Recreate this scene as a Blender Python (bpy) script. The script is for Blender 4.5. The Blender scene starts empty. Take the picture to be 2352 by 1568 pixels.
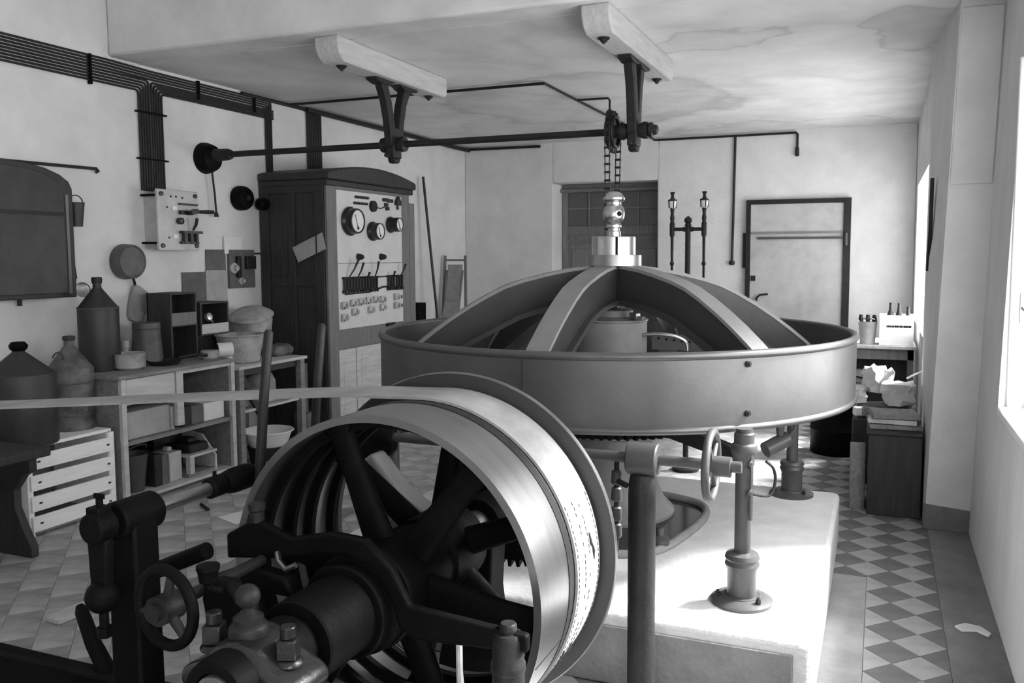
import bpy, math, random
from math import sin, cos, pi, radians, hypot
from mathutils import Vector, Matrix

random.seed(7)
scene = bpy.context.scene
COL = scene.collection

# ------------------------------------------------------------------ camera
CAM_H = 1.6
F_PX, PX, PY = 1955.85, 1247.96, 748.71          # focal length and principal point in a 2352 x 1568 frame
YAW, PITCH, ROLL = 0.377184, 0.0829072, 0.00281706
_f = Vector((-sin(YAW)*cos(PITCH), cos(YAW)*cos(PITCH), -sin(PITCH)))
_r = Vector((cos(YAW), sin(YAW), 0)); _d = _f.cross(_r)
_r2 = _r*cos(ROLL) + _d*sin(ROLL); _d2 = -_r*sin(ROLL) + _d*cos(ROLL)
cam_data = bpy.data.cameras.new('camera'); cam = bpy.data.objects.new('camera', cam_data); COL.objects.link(cam)
cam_data.sensor_width = 36.0; cam_data.lens = F_PX*36/2352
cam_data.shift_x = -(PX-1176)/2352; cam_data.shift_y = (PY-784)/2352
cam_data.clip_start = 0.05
_m = Matrix.Identity(4)
for i in range(3):
    _m[i][0] = _r2[i]; _m[i][1] = -_d2[i]; _m[i][2] = -_f[i]
_m[0][3], _m[1][3], _m[2][3] = 0, 0, CAM_H
cam.matrix_world = _m
scene.camera = cam

# ------------------------------------------------------------------ sky, sun, daylight
world = bpy.data.worlds.new('overcast_sky'); scene.world = world; world.use_nodes = True
WORLD_STRENGTH = 8.3
bg = world.node_tree.nodes['Background']; bg.inputs[0].default_value = (1, 1, 1, 1); bg.inputs[1].default_value = WORLD_STRENGTH

sun_d = bpy.data.lights.new('hazy_sun', 'SUN'); sun = bpy.data.objects.new('hazy_sun', sun_d); COL.objects.link(sun)
sun_d.energy = 30.0; sun_d.angle = radians(14)
SUN_AZ, SUN_EL = radians(34), radians(42)
SUN_FROM = Vector((cos(SUN_AZ)*cos(SUN_EL), sin(SUN_AZ)*cos(SUN_EL), sin(SUN_EL)))
sun.rotation_euler = SUN_FROM.to_track_quat('Z', 'Y').to_euler()

def portal(name, x, y0, y1, z0, z1):
    l = bpy.data.lights.new(name, 'AREA'); l.shape = 'RECTANGLE'; l.size = y1-y0; l.size_y = z1-z0
    l.cycles.is_portal = True
    o = bpy.data.objects.new(name, l); COL.objects.link(o)
    o.location = (x, (y0+y1)/2, (z0+z1)/2)
    o.rotation_euler = (radians(90), 0, radians(90))     # faces -x, into the room
    return o
W_NEAR = (1.6, 4.52, 0.87, 2.50)
W_REAR = (-1.7, 0.45, 0.87, 2.58)
W_FAR = (6.55, 9.70, 0.93, 2.31)
portal('daylight_near', 0.71, *W_NEAR); portal('daylight_rear', 0.71, *W_REAR); portal('daylight_far', 0.97, *W_FAR)

vs = scene.view_settings
vs.view_transform = 'Standard'; vs.look = 'None'; vs.gamma = 1.0; vs.use_curve_mapping = False
vs.exposure = 0.2

# ------------------------------------------------------------------ materials
MATS = {}
def mat(name, v, rough=0.7, metal=0.0, var=0.12, scale=6.0, bump=0.0, bscale=None, spots=0.0, stretch=None, rings=0.0, spec=None, detail=5):
    m = bpy.data.materials.new(name); m.use_nodes = True; nt = m.node_tree; N = nt.nodes; L = nt.links
    b = N['Principled BSDF']; b.inputs['Roughness'].default_value = rough; b.inputs['Metallic'].default_value = metal
    if spec is not None: b.inputs['Specular IOR Level'].default_value = spec
    tc = N.new('ShaderNodeTexCoord'); src = tc.outputs['Object']
    if stretch:
        mp = N.new('ShaderNodeMapping'); mp.inputs['Scale'].default_value = stretch; L.new(src, mp.inputs['Vector']); src = mp.outputs['Vector']
    no = N.new('ShaderNodeTexNoise'); no.inputs['Scale'].default_value = scale; no.inputs['Detail'].default_value = detail; no.inputs['Roughness'].default_value = 0.6
    L.new(src, no.inputs['Vector'])
    cr = N.new('ShaderNodeValToRGB'); e = cr.color_ramp.elements
    lo, hi = max(0, v*(1-var)), min(1, v*(1+var))
    e[0].position = 0.3; e[0].color = (lo, lo, lo, 1); e[1].position = 0.7; e[1].color = (hi, hi, hi, 1)
    L.new(no.outputs['Fac'], cr.inputs['Fac']); out = cr.outputs['Color']
    if spots:
        n2 = N.new('ShaderNodeTexNoise'); n2.inputs['Scale'].default_value = scale*0.23; n2.inputs['Detail'].default_value = 8; n2.inputs['Roughness'].default_value = 0.65
        L.new(src, n2.inputs['Vector'])
        c2 = N.new('ShaderNodeValToRGB'); q = c2.color_ramp.elements
        q[0].position = 0.30; k = 1-spots; q[0].color = (k, k, k, 1); q[1].position = 0.5; q[1].color = (1, 1, 1, 1)
        L.new(n2.outputs['Fac'], c2.inputs['Fac'])
        mx = N.new('ShaderNodeMix'); mx.data_type = 'RGBA'; mx.blend_type = 'MULTIPLY'; mx.inputs['Factor'].default_value = 1
        L.new(out, mx.inputs[6]); L.new(c2.outputs['Color'], mx.inputs[7]); out = mx.outputs[2]
    if rings:
        n3 = N.new('ShaderNodeTexNoise'); n3.inputs['Scale'].default_value = 0.38; n3.inputs['Detail'].default_value = 3; n3.inputs['Roughness'].default_value = 0.55
        L.new(src, n3.inputs['Vector'])
        c3 = N.new('ShaderNodeValToRGB'); q = c3.color_ramp.elements; k = 1-rings
        q[0].position = 0.47; q[0].color = (1, 1, 1, 1); q[1].position = 0.60; q[1].color = (1, 1, 1, 1)
        z = c3.color_ramp.elements.new(0.515); z.color = (k, k, k, 1); z = c3.color_ramp.elements.new(0.535); z.color = (1-rings*0.4,)*3+(1,)
        L.new(n3.outputs['Fac'], c3.inputs['Fac'])
        mx = N.new('ShaderNodeMix'); mx.data_type = 'RGBA'; mx.blend_type = 'MULTIPLY'; mx.inputs['Factor'].default_value = 1
        L.new(out, mx.inputs[6]); L.new(c3.outputs['Color'], mx.inputs[7]); out = mx.outputs[2]
    L.new(out, b.inputs['Base Color'])
    if bump:
        nb = N.new('ShaderNodeTexNoise'); nb.inputs['Scale'].default_value = bscale or scale*4; nb.inputs['Detail'].default_value = 6
        L.new(src, nb.inputs['Vector'])
        bp = N.new('ShaderNodeBump'); bp.inputs['Strength'].default_value = bump; bp.inputs['Distance'].default_value = 0.02
        L.new(nb.outputs['Fac'], bp.inputs['Height']); L.new(bp.outputs['Normal'], b.inputs['Normal'])
    MATS[name] = m
    return m

mat('plaster', 0.70, 0.95, var=0.08, scale=3, bump=0.25, bscale=30, spots=0.12)
mat('plaster_ceiling', 0.72, 0.95, var=0.08, scale=2.2, bump=0.18, bscale=25, spots=0.22, rings=0.13)
mat('plaster_worn', 0.70, 0.95, var=0.07, scale=2.0, bump=0.3, bscale=30, spots=0.2, stretch=(2, 2, 0.7))
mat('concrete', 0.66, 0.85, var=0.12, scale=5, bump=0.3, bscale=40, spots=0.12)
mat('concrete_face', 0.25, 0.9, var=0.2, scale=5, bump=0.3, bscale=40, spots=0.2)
mat('cement', 0.20, 0.85, var=0.2, scale=6, bump=0.2, bscale=50, spots=0.3)
mat('cement_light', 0.30, 0.85, var=0.2, scale=6, bump=0.2, bscale=50, spots=0.2)
mat('tile_light', 0.36, 0.5, var=0.12, scale=9, spots=0.22)
mat('tile_dark', 0.15, 0.5, var=0.15, scale=9, spots=0.2)
mat('tile_light_worn_lit', 0.46, 0.55, var=0.22, scale=7, spots=0.35)  # worn, dusty tiles; both tones also raised to stand in for stronger light
mat('tile_dark_worn_lit', 0.34, 0.55, var=0.22, scale=7, spots=0.3)
mat('iron_black', 0.0045, 0.55, 0.0, var=0.3, scale=12, bump=0.12, bscale=60, spec=0.08)
mat('iron_gloss', 0.014, 0.28, 0.0, var=0.3, scale=12, bump=0.10, bscale=40, spec=0.6)
mat('iron_dark', 0.018, 0.5, 0.0, var=0.3, scale=10, bump=0.12, bscale=60, spec=0.3)
mat('iron_grey', 0.06, 0.45, 0.0, var=0.2, scale=10, bump=0.06, bscale=60)
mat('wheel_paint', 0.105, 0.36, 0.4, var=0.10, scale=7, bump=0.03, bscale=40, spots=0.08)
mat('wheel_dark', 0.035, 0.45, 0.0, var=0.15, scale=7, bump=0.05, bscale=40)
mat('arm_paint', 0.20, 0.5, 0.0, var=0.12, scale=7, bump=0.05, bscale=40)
mat('steel', 0.55, 0.28, 1.0, var=0.15, scale=14)
mat('steel_worn', 0.36, 0.36, 1.0, var=0.2, scale=9, spots=0.15)
mat('rim_steel', 0.38, 0.33, 1.0, var=0.1, scale=5, spots=0.12, stretch=(1, 6, 1))
mat('leather', 0.36, 0.6, var=0.2, scale=6, bump=0.15, bscale=30, spots=0.3)
mat('wood_dark', 0.028, 0.6, var=0.35, scale=6, bump=0.1, stretch=(6, 6, 0.6))
mat('wood_mid', 0.16, 0.65, var=0.25, scale=6, bump=0.1, stretch=(6, 6, 0.6))
mat('wood_grey', 0.22, 0.75, var=0.25, scale=6, bump=0.12, stretch=(6, 0.8, 6), spots=0.2)
mat('wood_light', 0.52, 0.7, var=0.15, scale=6, bump=0.1, stretch=(6, 0.8, 6), spots=0.15)
mat('wood_white', 0.90, 0.7, var=0.06, scale=6, bump=0.05, stretch=(6, 0.8, 6))
mat('beam_wood', 0.50, 0.85, var=0.12, scale=7, bump=0.15, stretch=(6, 0.6, 6), spots=0.2)
mat('tin_dark', 0.035, 0.5, 0.15, var=0.25, scale=9, bump=0.08, spots=0.3)
mat('tin_mid', 0.10, 0.5, 0.2, var=0.25, scale=9, bump=0.08, spots=0.3)
mat('tin_flaked', 0.12, 0.6, 0.1, var=0.6, scale=10, bump=0.2, spots=0.5)
mat('rust_light', 0.36, 0.8, var=0.3, scale=12, bump=0.2, spots=0.4)
mat('enamel', 0.75, 0.3, var=0.05, scale=6)
mat('paper', 0.75, 0.85, var=0.05, scale=6, bump=0.1)
mat('paper_grey', 0.38, 0.85, var=0.15, scale=9)
mat('card_dark', 0.12, 0.8, var=0.2, scale=9)
mat('marble', 0.48, 0.35, var=0.14, scale=9, spots=0.15)
mat('marble_white', 0.62, 0.35, var=0.07, scale=7)
mat('cloth_grey', 0.30, 0.95, var=0.2, scale=14, bump=0.3, bscale=60)
mat('cloth_light', 0.5, 0.95, var=0.2, scale=8, bump=0.4, bscale=40)
mat('bakelite', 0.02, 0.3, var=0.2, scale=12)
mat('dial', 0.75, 0.4, var=0.04, scale=8)
mat('door_board', 0.46, 0.75, var=0.1, scale=7, spots=0.25)
mat('door_grey', 0.20, 0.7, var=0.2, scale=5, spots=0.2, stretch=(5, 5, 0.8))
mat('oil', 0.03, 0.12, var=0.4, scale=9)
mat('brass', 0.5, 0.35, 0.8, var=0.15, scale=12)
mat('white_paint', 0.72, 0.5, var=0.05, scale=5, bump=0.05)
mat('ink', 0.03, 0.8, var=0.1, scale=5)
def stained(name, base, stains):
    """copy of a plaster material with damp rings round given points (object coordinates)"""
    m = MATS[base].copy(); m.name = name; nt = m.node_tree; N = nt.nodes; L = nt.links
    b = N['Principled BSDF']; out = b.inputs['Base Color'].links[0].from_socket
    tc = N.new('ShaderNodeTexCoord'); no = N.new('ShaderNodeTexNoise'); no.inputs['Scale'].default_value = 1.6; no.inputs['Detail'].default_value = 6
    L.new(tc.outputs['Object'], no.inputs['Vector'])
    sc = N.new('ShaderNodeVectorMath'); sc.operation = 'SCALE'; sc.inputs['Scale'].default_value = 1.1; L.new(no.outputs['Color'], sc.inputs[0])
    ad = N.new('ShaderNodeVectorMath'); ad.operation = 'ADD'; L.new(tc.outputs['Object'], ad.inputs[0]); L.new(sc.outputs[0], ad.inputs[1])
    for (cx_, cy_, rx, ry, k) in stains:
        su = N.new('ShaderNodeVectorMath'); su.operation = 'SUBTRACT'; L.new(ad.outputs[0], su.inputs[0]); su.inputs[1].default_value = (cx_+0.55, cy_+0.55, 0)
        mu = N.new('ShaderNodeVectorMath'); mu.operation = 'MULTIPLY'; L.new(su.outputs[0], mu.inputs[0]); mu.inputs[1].default_value = (1/rx, 1/ry, 0)
        ln = N.new('ShaderNodeVectorMath'); ln.operation = 'LENGTH'; L.new(mu.outputs[0], ln.inputs[0])
        cr = N.new('ShaderNodeValToRGB'); e = cr.color_ramp.elements
        e[0].position = 0.0; e[0].color = (1-k*0.25,)*3+(1,); e[1].position = 1.0; e[1].color = (1, 1, 1, 1)
        q = e.new(0.70); q.color = (1-k*0.35,)*3+(1,); q = e.new(0.86); q.color = (1-k,)*3+(1,); q = e.new(0.92); q.color = (1-k*0.2,)*3+(1,)
        L.new(ln.outputs['Value'], cr.inputs['Fac'])
        mx = N.new('ShaderNodeMix'); mx.data_type = 'RGBA'; mx.blend_type = 'MULTIPLY'; mx.inputs['Factor'].default_value = 1
        L.new(out, mx.inputs[6]); L.new(cr.outputs['Color'], mx.inputs[7]); out = mx.outputs[2]
    L.new(out, b.inputs['Base Color']); MATS[name] = m
# damp stains on the ceiling, in world x, y shifted to the slab's own origin
_co = (-2.075, 7.485)
stained('ceiling_stained', 'plaster_ceiling', [(x-_co[0], y-_co[1], a, c, k) for x, y, a, c, k in ((-2.55, 7.6, 1.5, 1.35, 0.26), (-1.0, 5.75, 0.55, 0.35, 0.22), (0.2, 6.0, 0.35, 0.7, 0.22), (-0.9, 9.8, 1.6, 0.45, 0.20), (-3.9, 9.2, 0.8, 0.9, 0.12))])
def glass_mat(name, v, rough):
    m = bpy.data.materials.new(name); m.use_nodes = True; nt = m.node_tree; b = nt.nodes['Principled BSDF']
    b.inputs['Base Color'].default_value = (v, v, v, 1); b.inputs['Roughness'].default_value = rough
    no = nt.nodes.new('ShaderNodeTexNoise'); no.inputs['Scale'].default_value = 4
    mr = nt.nodes.new('ShaderNodeMapRange'); mr.inputs['To Min'].default_value = rough*0.6; mr.inputs['To Max'].default_value = rough*1.4
    nt.links.new(no.outputs['Fac'], mr.inputs['Value']); nt.links.new(mr.outputs['Result'], b.inputs['Roughness'])
    MATS[name] = m; return m
glass_mat('glass_dirty', 0.12, 0.2)
def window_glass():
    m = bpy.data.materials.new('window_glass'); m.use_nodes = True; nt = m.node_tree; N = nt.nodes; L = nt.links
    for n in list(N): N.remove(n)
    o = N.new('ShaderNodeOutputMaterial'); mx = N.new('ShaderNodeMixShader'); t = N.new('ShaderNodeBsdfTransparent'); g = N.new('ShaderNodeBsdfGlossy')
    g.inputs['Roughness'].default_value = 0.05; t.inputs[0].default_value = (0.93, 0.93, 0.93, 1)
    no = N.new('ShaderNodeTexNoise'); no.inputs['Scale'].default_value = 3
    mr = N.new('ShaderNodeMapRange'); mr.inputs['To Min'].default_value = 0.03; mr.inputs['To Max'].default_value = 0.09
    L.new(no.outputs['Fac'], mr.inputs['Value']); L.new(mr.outputs['Result'], mx.inputs[0])
    L.new(t.outputs[0], mx.inputs[1]); L.new(g.outputs[0], mx.inputs[2]); L.new(mx.outputs[0], o.inputs[0])
    MATS['window_glass'] = m
window_glass()

# ------------------------------------------------------------------ mesh building
class MB:
    """Collects vertices and faces in world coordinates; build() links them as one mesh object."""
    def __init__(s): s.v = []; s.f = []; s.mi = []; s.cur = 0
    def add(s, vs_, fs):
        o = len(s.v); s.v += [tuple(p) for p in vs_]
        for f in fs: s.f.append([i+o for i in f]); s.mi.append(s.cur)
        return s
    def box(s, x0, x1, y0, y1, z0, z1, rz=0, pivot=None):
        P = [(x, y, z) for x in (x0, x1) for y in (y0, y1) for z in (z0, z1)]
        if rz:
            c = pivot or ((x0+x1)/2, (y0+y1)/2)
            P = [(c[0]+(p[0]-c[0])*cos(rz)-(p[1]-c[1])*sin(rz), c[1]+(p[0]-c[0])*sin(rz)+(p[1]-c[1])*cos(rz), p[2]) for p in P]
        return s.add(P, [(0, 1, 3, 2), (4, 6, 7, 5), (0, 4, 5, 1), (2, 3, 7, 6), (0, 2, 6, 4), (1, 5, 7, 3)])
    def obox(s, c, size, M):
        P = [Vector(c) + M @ Vector((a*size[0]/2, b*size[1]/2, d*size[2]/2)) for a in (-1, 1) for b in (-1, 1) for d in (-1, 1)]
        return s.add(P, [(0, 1, 3, 2), (4, 6, 7, 5), (0, 4, 5, 1), (2, 3, 7, 6), (0, 2, 6, 4), (1, 5, 7, 3)])
    def frame(s, d):
        d = Vector(d).normalized(); a = Vector((0, 0, 1)) if abs(d.z) < 0.9 else Vector((1, 0, 0))
        u = d.cross(a).normalized(); return u, d.cross(u).normalized()
    def tube(s, path, r, n=10, caps=True, closed=False, flat=1.0):
        path = [Vector(p) for p in path]; R = r if isinstance(r, (list, tuple)) else [r]*len(path)
        rings = []; u = None
        for i, p in enumerate(path):
            if closed: d = path[(i+1) % len(path)] - path[i-1]
            else: d = path[min(i+1, len(path)-1)] - path[max(i-1, 0)]
            d.normalize()
            if u is None: u, w = s.frame(d)
            else:
                u = (u - d*u.dot(d)).normalized()
            w = d.cross(u)
            rings.append([p + (u*cos(2*pi*k/n) + w*sin(2*pi*k/n)*flat)*R[i] for k in range(n)])
        V = [q for rr in rings for q in rr]; F = []
        m = len(path)
        for i in range(m if closed else m-1):
            j = (i+1) % m
            for k in range(n):
                F.append((i*n+k, i*n+(k+1) % n, j*n+(k+1) % n, j*n+k))
        if caps and not closed:
            F.append(tuple(range(n-1, -1, -1))); F.append(tuple((m-1)*n+k for k in range(n)))
        return s.add(V, F)
    def cyl(s, p0, p1, r0, r1=None, n=24):
        return s.tube([p0, p1], [r0, r0 if r1 is None else r1], n)
    def lathe(s, prof, c=(0, 0, 0), axis=(0, 0, 1), n=32, a0=0, a1=2*pi, closed_prof=False):
        """prof: (radius, height) pairs along axis from point c"""
        ax = Vector(axis).normalized(); c = Vector(c)
        if abs(ax.z) > 0.99: u = Vector((1, 0, 0)); w = Vector((0, 1, 0))*(1 if ax.z > 0 else -1)
        else: u, w = s.frame(ax)
        full = abs(a1-a0-2*pi) < 1e-6; m = n if full else n+1
        V = []
        for r, h in prof:
            for k in range(m):
                a = a0+(a1-a0)*k/n
                V.append(c + ax*h + (u*cos(a)+w*sin(a))*r)
        F = []; P = len(prof)
        for i in range(P if closed_prof else P-1):
            j = (i+1) % P
            for k in range(n):
                k2 = (k+1) % m
                F.append((i*m+k, i*m+k2, j*m+k2, j*m+k))
        if not closed_prof and full:
            if prof[0][0] > 1e-5: F.append(tuple(range(m-1, -1, -1)))
            if prof[-1][0] > 1e-5: F.append(tuple((P-1)*m+k for k in range(m)))
        return s.add(V, F)
    def prism(s, poly, origin, u, w, d):
        """poly in (u, w) plane at origin, extruded by vector d"""
        o = Vector(origin); u = Vector(u); w = Vector(w); d = Vector(d); n = len(poly)
        A = [o+u*p[0]+w*p[1] for p in poly]; B = [a+d for a in A]
        F = [tuple(range(n-1, -1, -1)), tuple(range(n, 2*n))] + [(k, (k+1) % n, n+(k+1) % n, n+k) for k in range(n)]
        return s.add(A+B, F)
    def sweep(s, secs):
        """secs: list of equal-length vertex loops, skinned, capped"""
        n = len(secs[0]); V = [p for q in secs for p in q]; F = []
        for i in range(len(secs)-1):
            for k in range(n): F.append((i*n+k, i*n+(k+1) % n, (i+1)*n+(k+1) % n, (i+1)*n+k))
        F.append(tuple(range(n-1, -1, -1))); F.append(tuple((len(secs)-1)*n+k for k in range(n)))
        return s.add(V, F)
    def torus(s, c, R, r, axis=(0, 0, 1), n=36, k=10, a0=0, a1=2*pi):
        return s.lathe([(R+r*cos(t), r*sin(t)) for t in [2*pi*i/k for i in range(k)]], c, axis, n, a0, a1, closed_prof=True)
    def ball(s, c, r, n=16, sq=1.0):
        return s.lathe([(r*sin(t), -r*sq*cos(t)) for t in [pi*i/10 for i in range(11)]], c, (0, 0, 1), n)
    def build(s, name, m, parent=None, bevel=0, seg=2, smooth=35, origin=None):
        me = bpy.data.meshes.new(name)
        if parent is not None: W = Vector(parent['_w'])
        elif origin is not None: W = Vector(origin)
        else:
            xs = [p[0] for p in s.v]; ys = [p[1] for p in s.v]; zs = [p[2] for p in s.v]
            W = Vector(((min(xs)+max(xs))/2, (min(ys)+max(ys))/2, min(zs)))
        me.from_pydata([(p[0]-W[0], p[1]-W[1], p[2]-W[2]) for p in s.v], [], s.f)
        for mm in (m if isinstance(m, (list, tuple)) else [m]): me.materials.append(MATS[mm])
        me.polygons.foreach_set('material_index', s.mi)
        import bmesh
        b = bmesh.new(); b.from_mesh(me)
        bmesh.ops.remove_doubles(b, verts=b.verts, dist=1e-5)
        bmesh.ops.recalc_face_normals(b, faces=b.faces)
        b.to_mesh(me); b.free()
        if smooth:
            me.shade_smooth(); me.set_sharp_from_angle(angle=radians(smooth))
        o = bpy.data.objects.new(name, me); COL.objects.link(o)
        o['_w'] = tuple(W)
        if parent is not None: o.parent = parent
        else: o.location = W
        if bevel:
            bm_ = o.modifiers.new('edge', 'BEVEL'); bm_.width = bevel; bm_.segments = seg; bm_.limit_method = 'ANGLE'; bm_.angle_limit = radians(40)
        return o

def thing(name, label, cat, loc, group=None):
    o = bpy.data.objects.new(name, None); COL.objects.link(o); o.location = loc; o.empty_display_size = 0.1
    o['_w'] = tuple(loc); o['label'] = label; o['category'] = cat
    if group: o['group'] = group
    return o
def tag(o, label, cat, group=None, kind=None):
    o['label'] = label; o['category'] = cat
    if group: o['group'] = group
    if kind: o['kind'] = kind
    return o
def struct(o, label=None):
    o['kind'] = 'structure'
    if label: o['label'] = label
    return o
def copy_tree(o, parent=None):
    c = o.copy(); COL.objects.link(c)
    if parent is not None: c.parent = parent
    for ch in list(o.children): copy_tree(ch, c)
    return c
def bolt(mb, p, axis, r=0.012, h=0.012):
    ax = Vector(axis).normalized(); p = Vector(p)
    mb.tube([p, p+ax*h], [r, r], 6)
    mb.tube([p+ax*h, p+ax*(h*1.7)], [r*0.55, r*0.5], 8)
def spl(P, k=5):
    P = [Vector(p) for p in P]; n = len(P); out = []
    for i in range(n-1):
        p0, p1, p2, p3 = P[max(i-1, 0)], P[i], P[i+1], P[min(i+2, n-1)]
        for s in range(k):
            t = s/k; out.append(0.5*((2*p1)+(-p0+p2)*t+(2*p0-5*p1+4*p2-p3)*t*t+(-p0+3*p1-3*p2+p3)*t**3))
    return out+[P[-1]]
def arc(c, r, a0, a1, n, u=(1, 0, 0), w=(0, 0, 1)):
    c = Vector(c); u = Vector(u); w = Vector(w)
    return [c+(u*cos(radians(a0+(a1-a0)*i/n))+w*sin(radians(a0+(a1-a0)*i/n)))*r for i in range(n+1)]

# ------------------------------------------------------------------ the room shell
XL, YB, ZC, YSTEP, ZTOP, YF = -5.1, 10.1, 3.0, 4.57, 3.9, -2.0
struct(MB().box(XL-0.3, XL, YF-0.2, YB+0.7, -0.1, ZTOP+0.1).build('wall_left', 'plaster'), 'whitewashed plaster wall behind the workbench')
mb = MB()
D2 = (-3.87, -2.51, 2.5)
mb.box(XL, D2[0], YB, YB+0.6, -0.1, 3.1); mb.box(D2[0], D2[1], YB, YB+0.6, D2[2], 3.1); mb.box(D2[1], 0.33, YB, YB+0.6, -0.1, 3.1)
mb.box(D2[0], D2[1], YB+0.42, YB+0.6, -0.1, D2[2])
struct(mb.build('wall_back', 'plaster', bevel=0.012), 'whitewashed plaster wall with two doors')
struct(MB().box(XL, 1.0, YF-0.2, YF, -0.1, ZTOP+0.1).build('wall_front', 'plaster'), 'plaster wall behind the viewer')
struct(MB().box(XL, 0.6, YSTEP, YSTEP+0.25, ZC, ZTOP+0.1).build('wall_header', 'plaster_ceiling', bevel=0.02), 'plaster face where the ceiling steps up')
struct(MB().box(XL, 0.95, YSTEP+0.25, YB+0.05, ZC, ZC+0.12).build('ceiling', 'ceiling_stained'), 'stained whitewashed plaster ceiling')
struct(MB().box(XL, 1.0, YF, YSTEP, ZTOP, ZTOP+0.12).build('ceiling_high', 'plaster_ceiling'), 'higher plaster ceiling over the near end')

def slant(mbx, y0, y1, z0, z1, xo=0.70):
    xi = lambda z: 0.51 + 0.028*z
    P = [(xi(z0), y0, z0), (xi(z1), y0, z1), (xo, y0, z1), (xo, y0, z0), (xi(z0), y1, z0), (xi(z1), y1, z1), (xo, y1, z1), (xo, y1, z0)]
    mbx.add(P, [(0, 1, 2, 3), (7, 6, 5, 4), (0, 4, 5, 1), (3, 2, 6, 7), (1, 5, 6, 2), (0, 3, 7, 4)])
mb = MB()
for a, b in ((YF, W_REAR[0]), (W_REAR[1], W_NEAR[0]), (W_NEAR[1], 5.35)): slant(mb, a, b, -0.1, ZTOP+0.1)
for w in (W_REAR, W_NEAR):
    slant(mb, w[0], w[1], -0.1, w[2]); slant(mb, w[0], w[1], w[3], ZTOP+0.1)
struct(mb.build('wall_right', 'plaster_worn', smooth=0), 'worn plaster wall with a deep window reveal')
mb = MB()
mb.add([(0.272, 5.35, -0.1), (0.374, 5.35, 3.1), (1.0, 5.35, 3.1), (1.0, 5.35, -0.1), (0.285, W_FAR[0], -0.1), (0.292, W_FAR[0], 3.1), (1.0, W_FAR[0], 3.1), (1.0, W_FAR[0], -0.1)],
       [(0, 1, 2, 3), (7, 6, 5, 4), (0, 4, 5, 1), (3, 2, 6, 7), (1, 5, 6, 2), (0, 3, 7, 4)])
mb.box(0.33, 1.0, W_FAR[1], YB+0.6, -0.1, 3.1)
mb.box(0.33, 1.0, W_FAR[0], W_FAR[1], -0.1, W_FAR[2]); mb.box(0.33, 1.0, W_FAR[0], W_FAR[1], W_FAR[3], 3.1)
struct(mb.build('wall_right_far', 'plaster', smooth=0), 'plaster pier and window wall beyond it')
struct(MB().prism([(0.345, 1.99), (0.376, 2.955), (0.588, 2.955), (0.56, 1.99)], (0, 5.338, 0), (1, 0, 0), (0, 0, 1), (0, 0.02, 0)).build('trim_1', 'plaster', bevel=0.006), 'thicker coat of plaster on the upper pier')
struct(MB().prism([(0.27, 0), (0.268, 0.15), (0.515, 0.13), (0.512, 0)], (0, 5.342, 0), (1, 0, 0), (0, 0, 1), (0, 0.02, 0)).build('baseboard_right', 'cement', bevel=0.004), 'dark cement skirting at the foot of the pier')

# windows: frame, bars and panes of one window
def window(name, label, w, cols, rows, x0):
    y0, y1, z0, z1 = w; x1 = x0+0.045
    root = MB()
    t = 0.05
    root.box(x0, x1, y0, y0+t, z0, z1); root.box(x0, x1, y1-t, y1, z0, z1); root.box(x0, x1, y0+t, y1-t, z0, z0+t); root.box(x0, x1, y0+t, y1-t, z1-t, z1)
    o = struct(root.build(name, 'white_paint', bevel=0.004), label)
    cy = (y1-y0)/cols; cz = (z1-z0)/rows
    for i in range(1, cols): MB().box(x0+0.01, x1-0.01, y0+cy*i-0.014, y0+cy*i+0.014, z0+t, z1-t).build('muntin', 'white_paint', o)
    for j in range(1, rows): MB().box(x0+0.012, x1-0.012, y0+t, y1-t, z0+cz*j-0.012, z0+cz*j+0.012).build('muntin', 'white_paint', o)
    for i in range(cols):
        for j in range(rows):
            MB().box(x0+0.021, x0+0.024, y0+cy*i+0.016, y0+cy*(i+1)-0.016, z0+cz*j+0.014, z0+cz*(j+1)-0.014).build('pane', 'window_glass', o)
    return o
w1 = window('window_1', 'white framed window in the near reveal', W_NEAR, 4, 3, 0.650)
window('window_3', 'window in the wall behind the viewer', W_REAR, 2, 3, 0.650)
window('window_2', 'tall window beyond the pier', W_FAR, 4, 3, 0.90)
# inner casing of the near window with its handle, seen at the edge of the reveal
MB().prism([(0.0, 0), (0.035, -0.02), (0.085, -0.02), (0.085, 0.02), (0, 0.02)], (0.565, W_NEAR[1]-0.01, W_NEAR[2]), (1, 0, 0), (0, 1, 0), (0, 0, W_NEAR[3]-W_NEAR[2])).build('casing', 'white_paint', w1, bevel=0.006)
mb = MB(); mb.box(0.605, 0.612, W_NEAR[1]-0.04, W_NEAR[1]-0.03, 1.28, 1.42); mb.tube([(0.612, W_NEAR[1]-0.04, 1.35), (0.62, W_NEAR[1]-0.07, 1.34), (0.63, W_NEAR[1]-0.09, 1.33)], 0.006, 8)
mb.build('handle', 'steel_worn', w1)
MB().box(0.525, 0.66, W_NEAR[0], W_NEAR[1]-0.02, W_NEAR[2]-0.03, W_NEAR[2]+0.012).build('sill', 'white_paint', w1, bevel=0.01)

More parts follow.
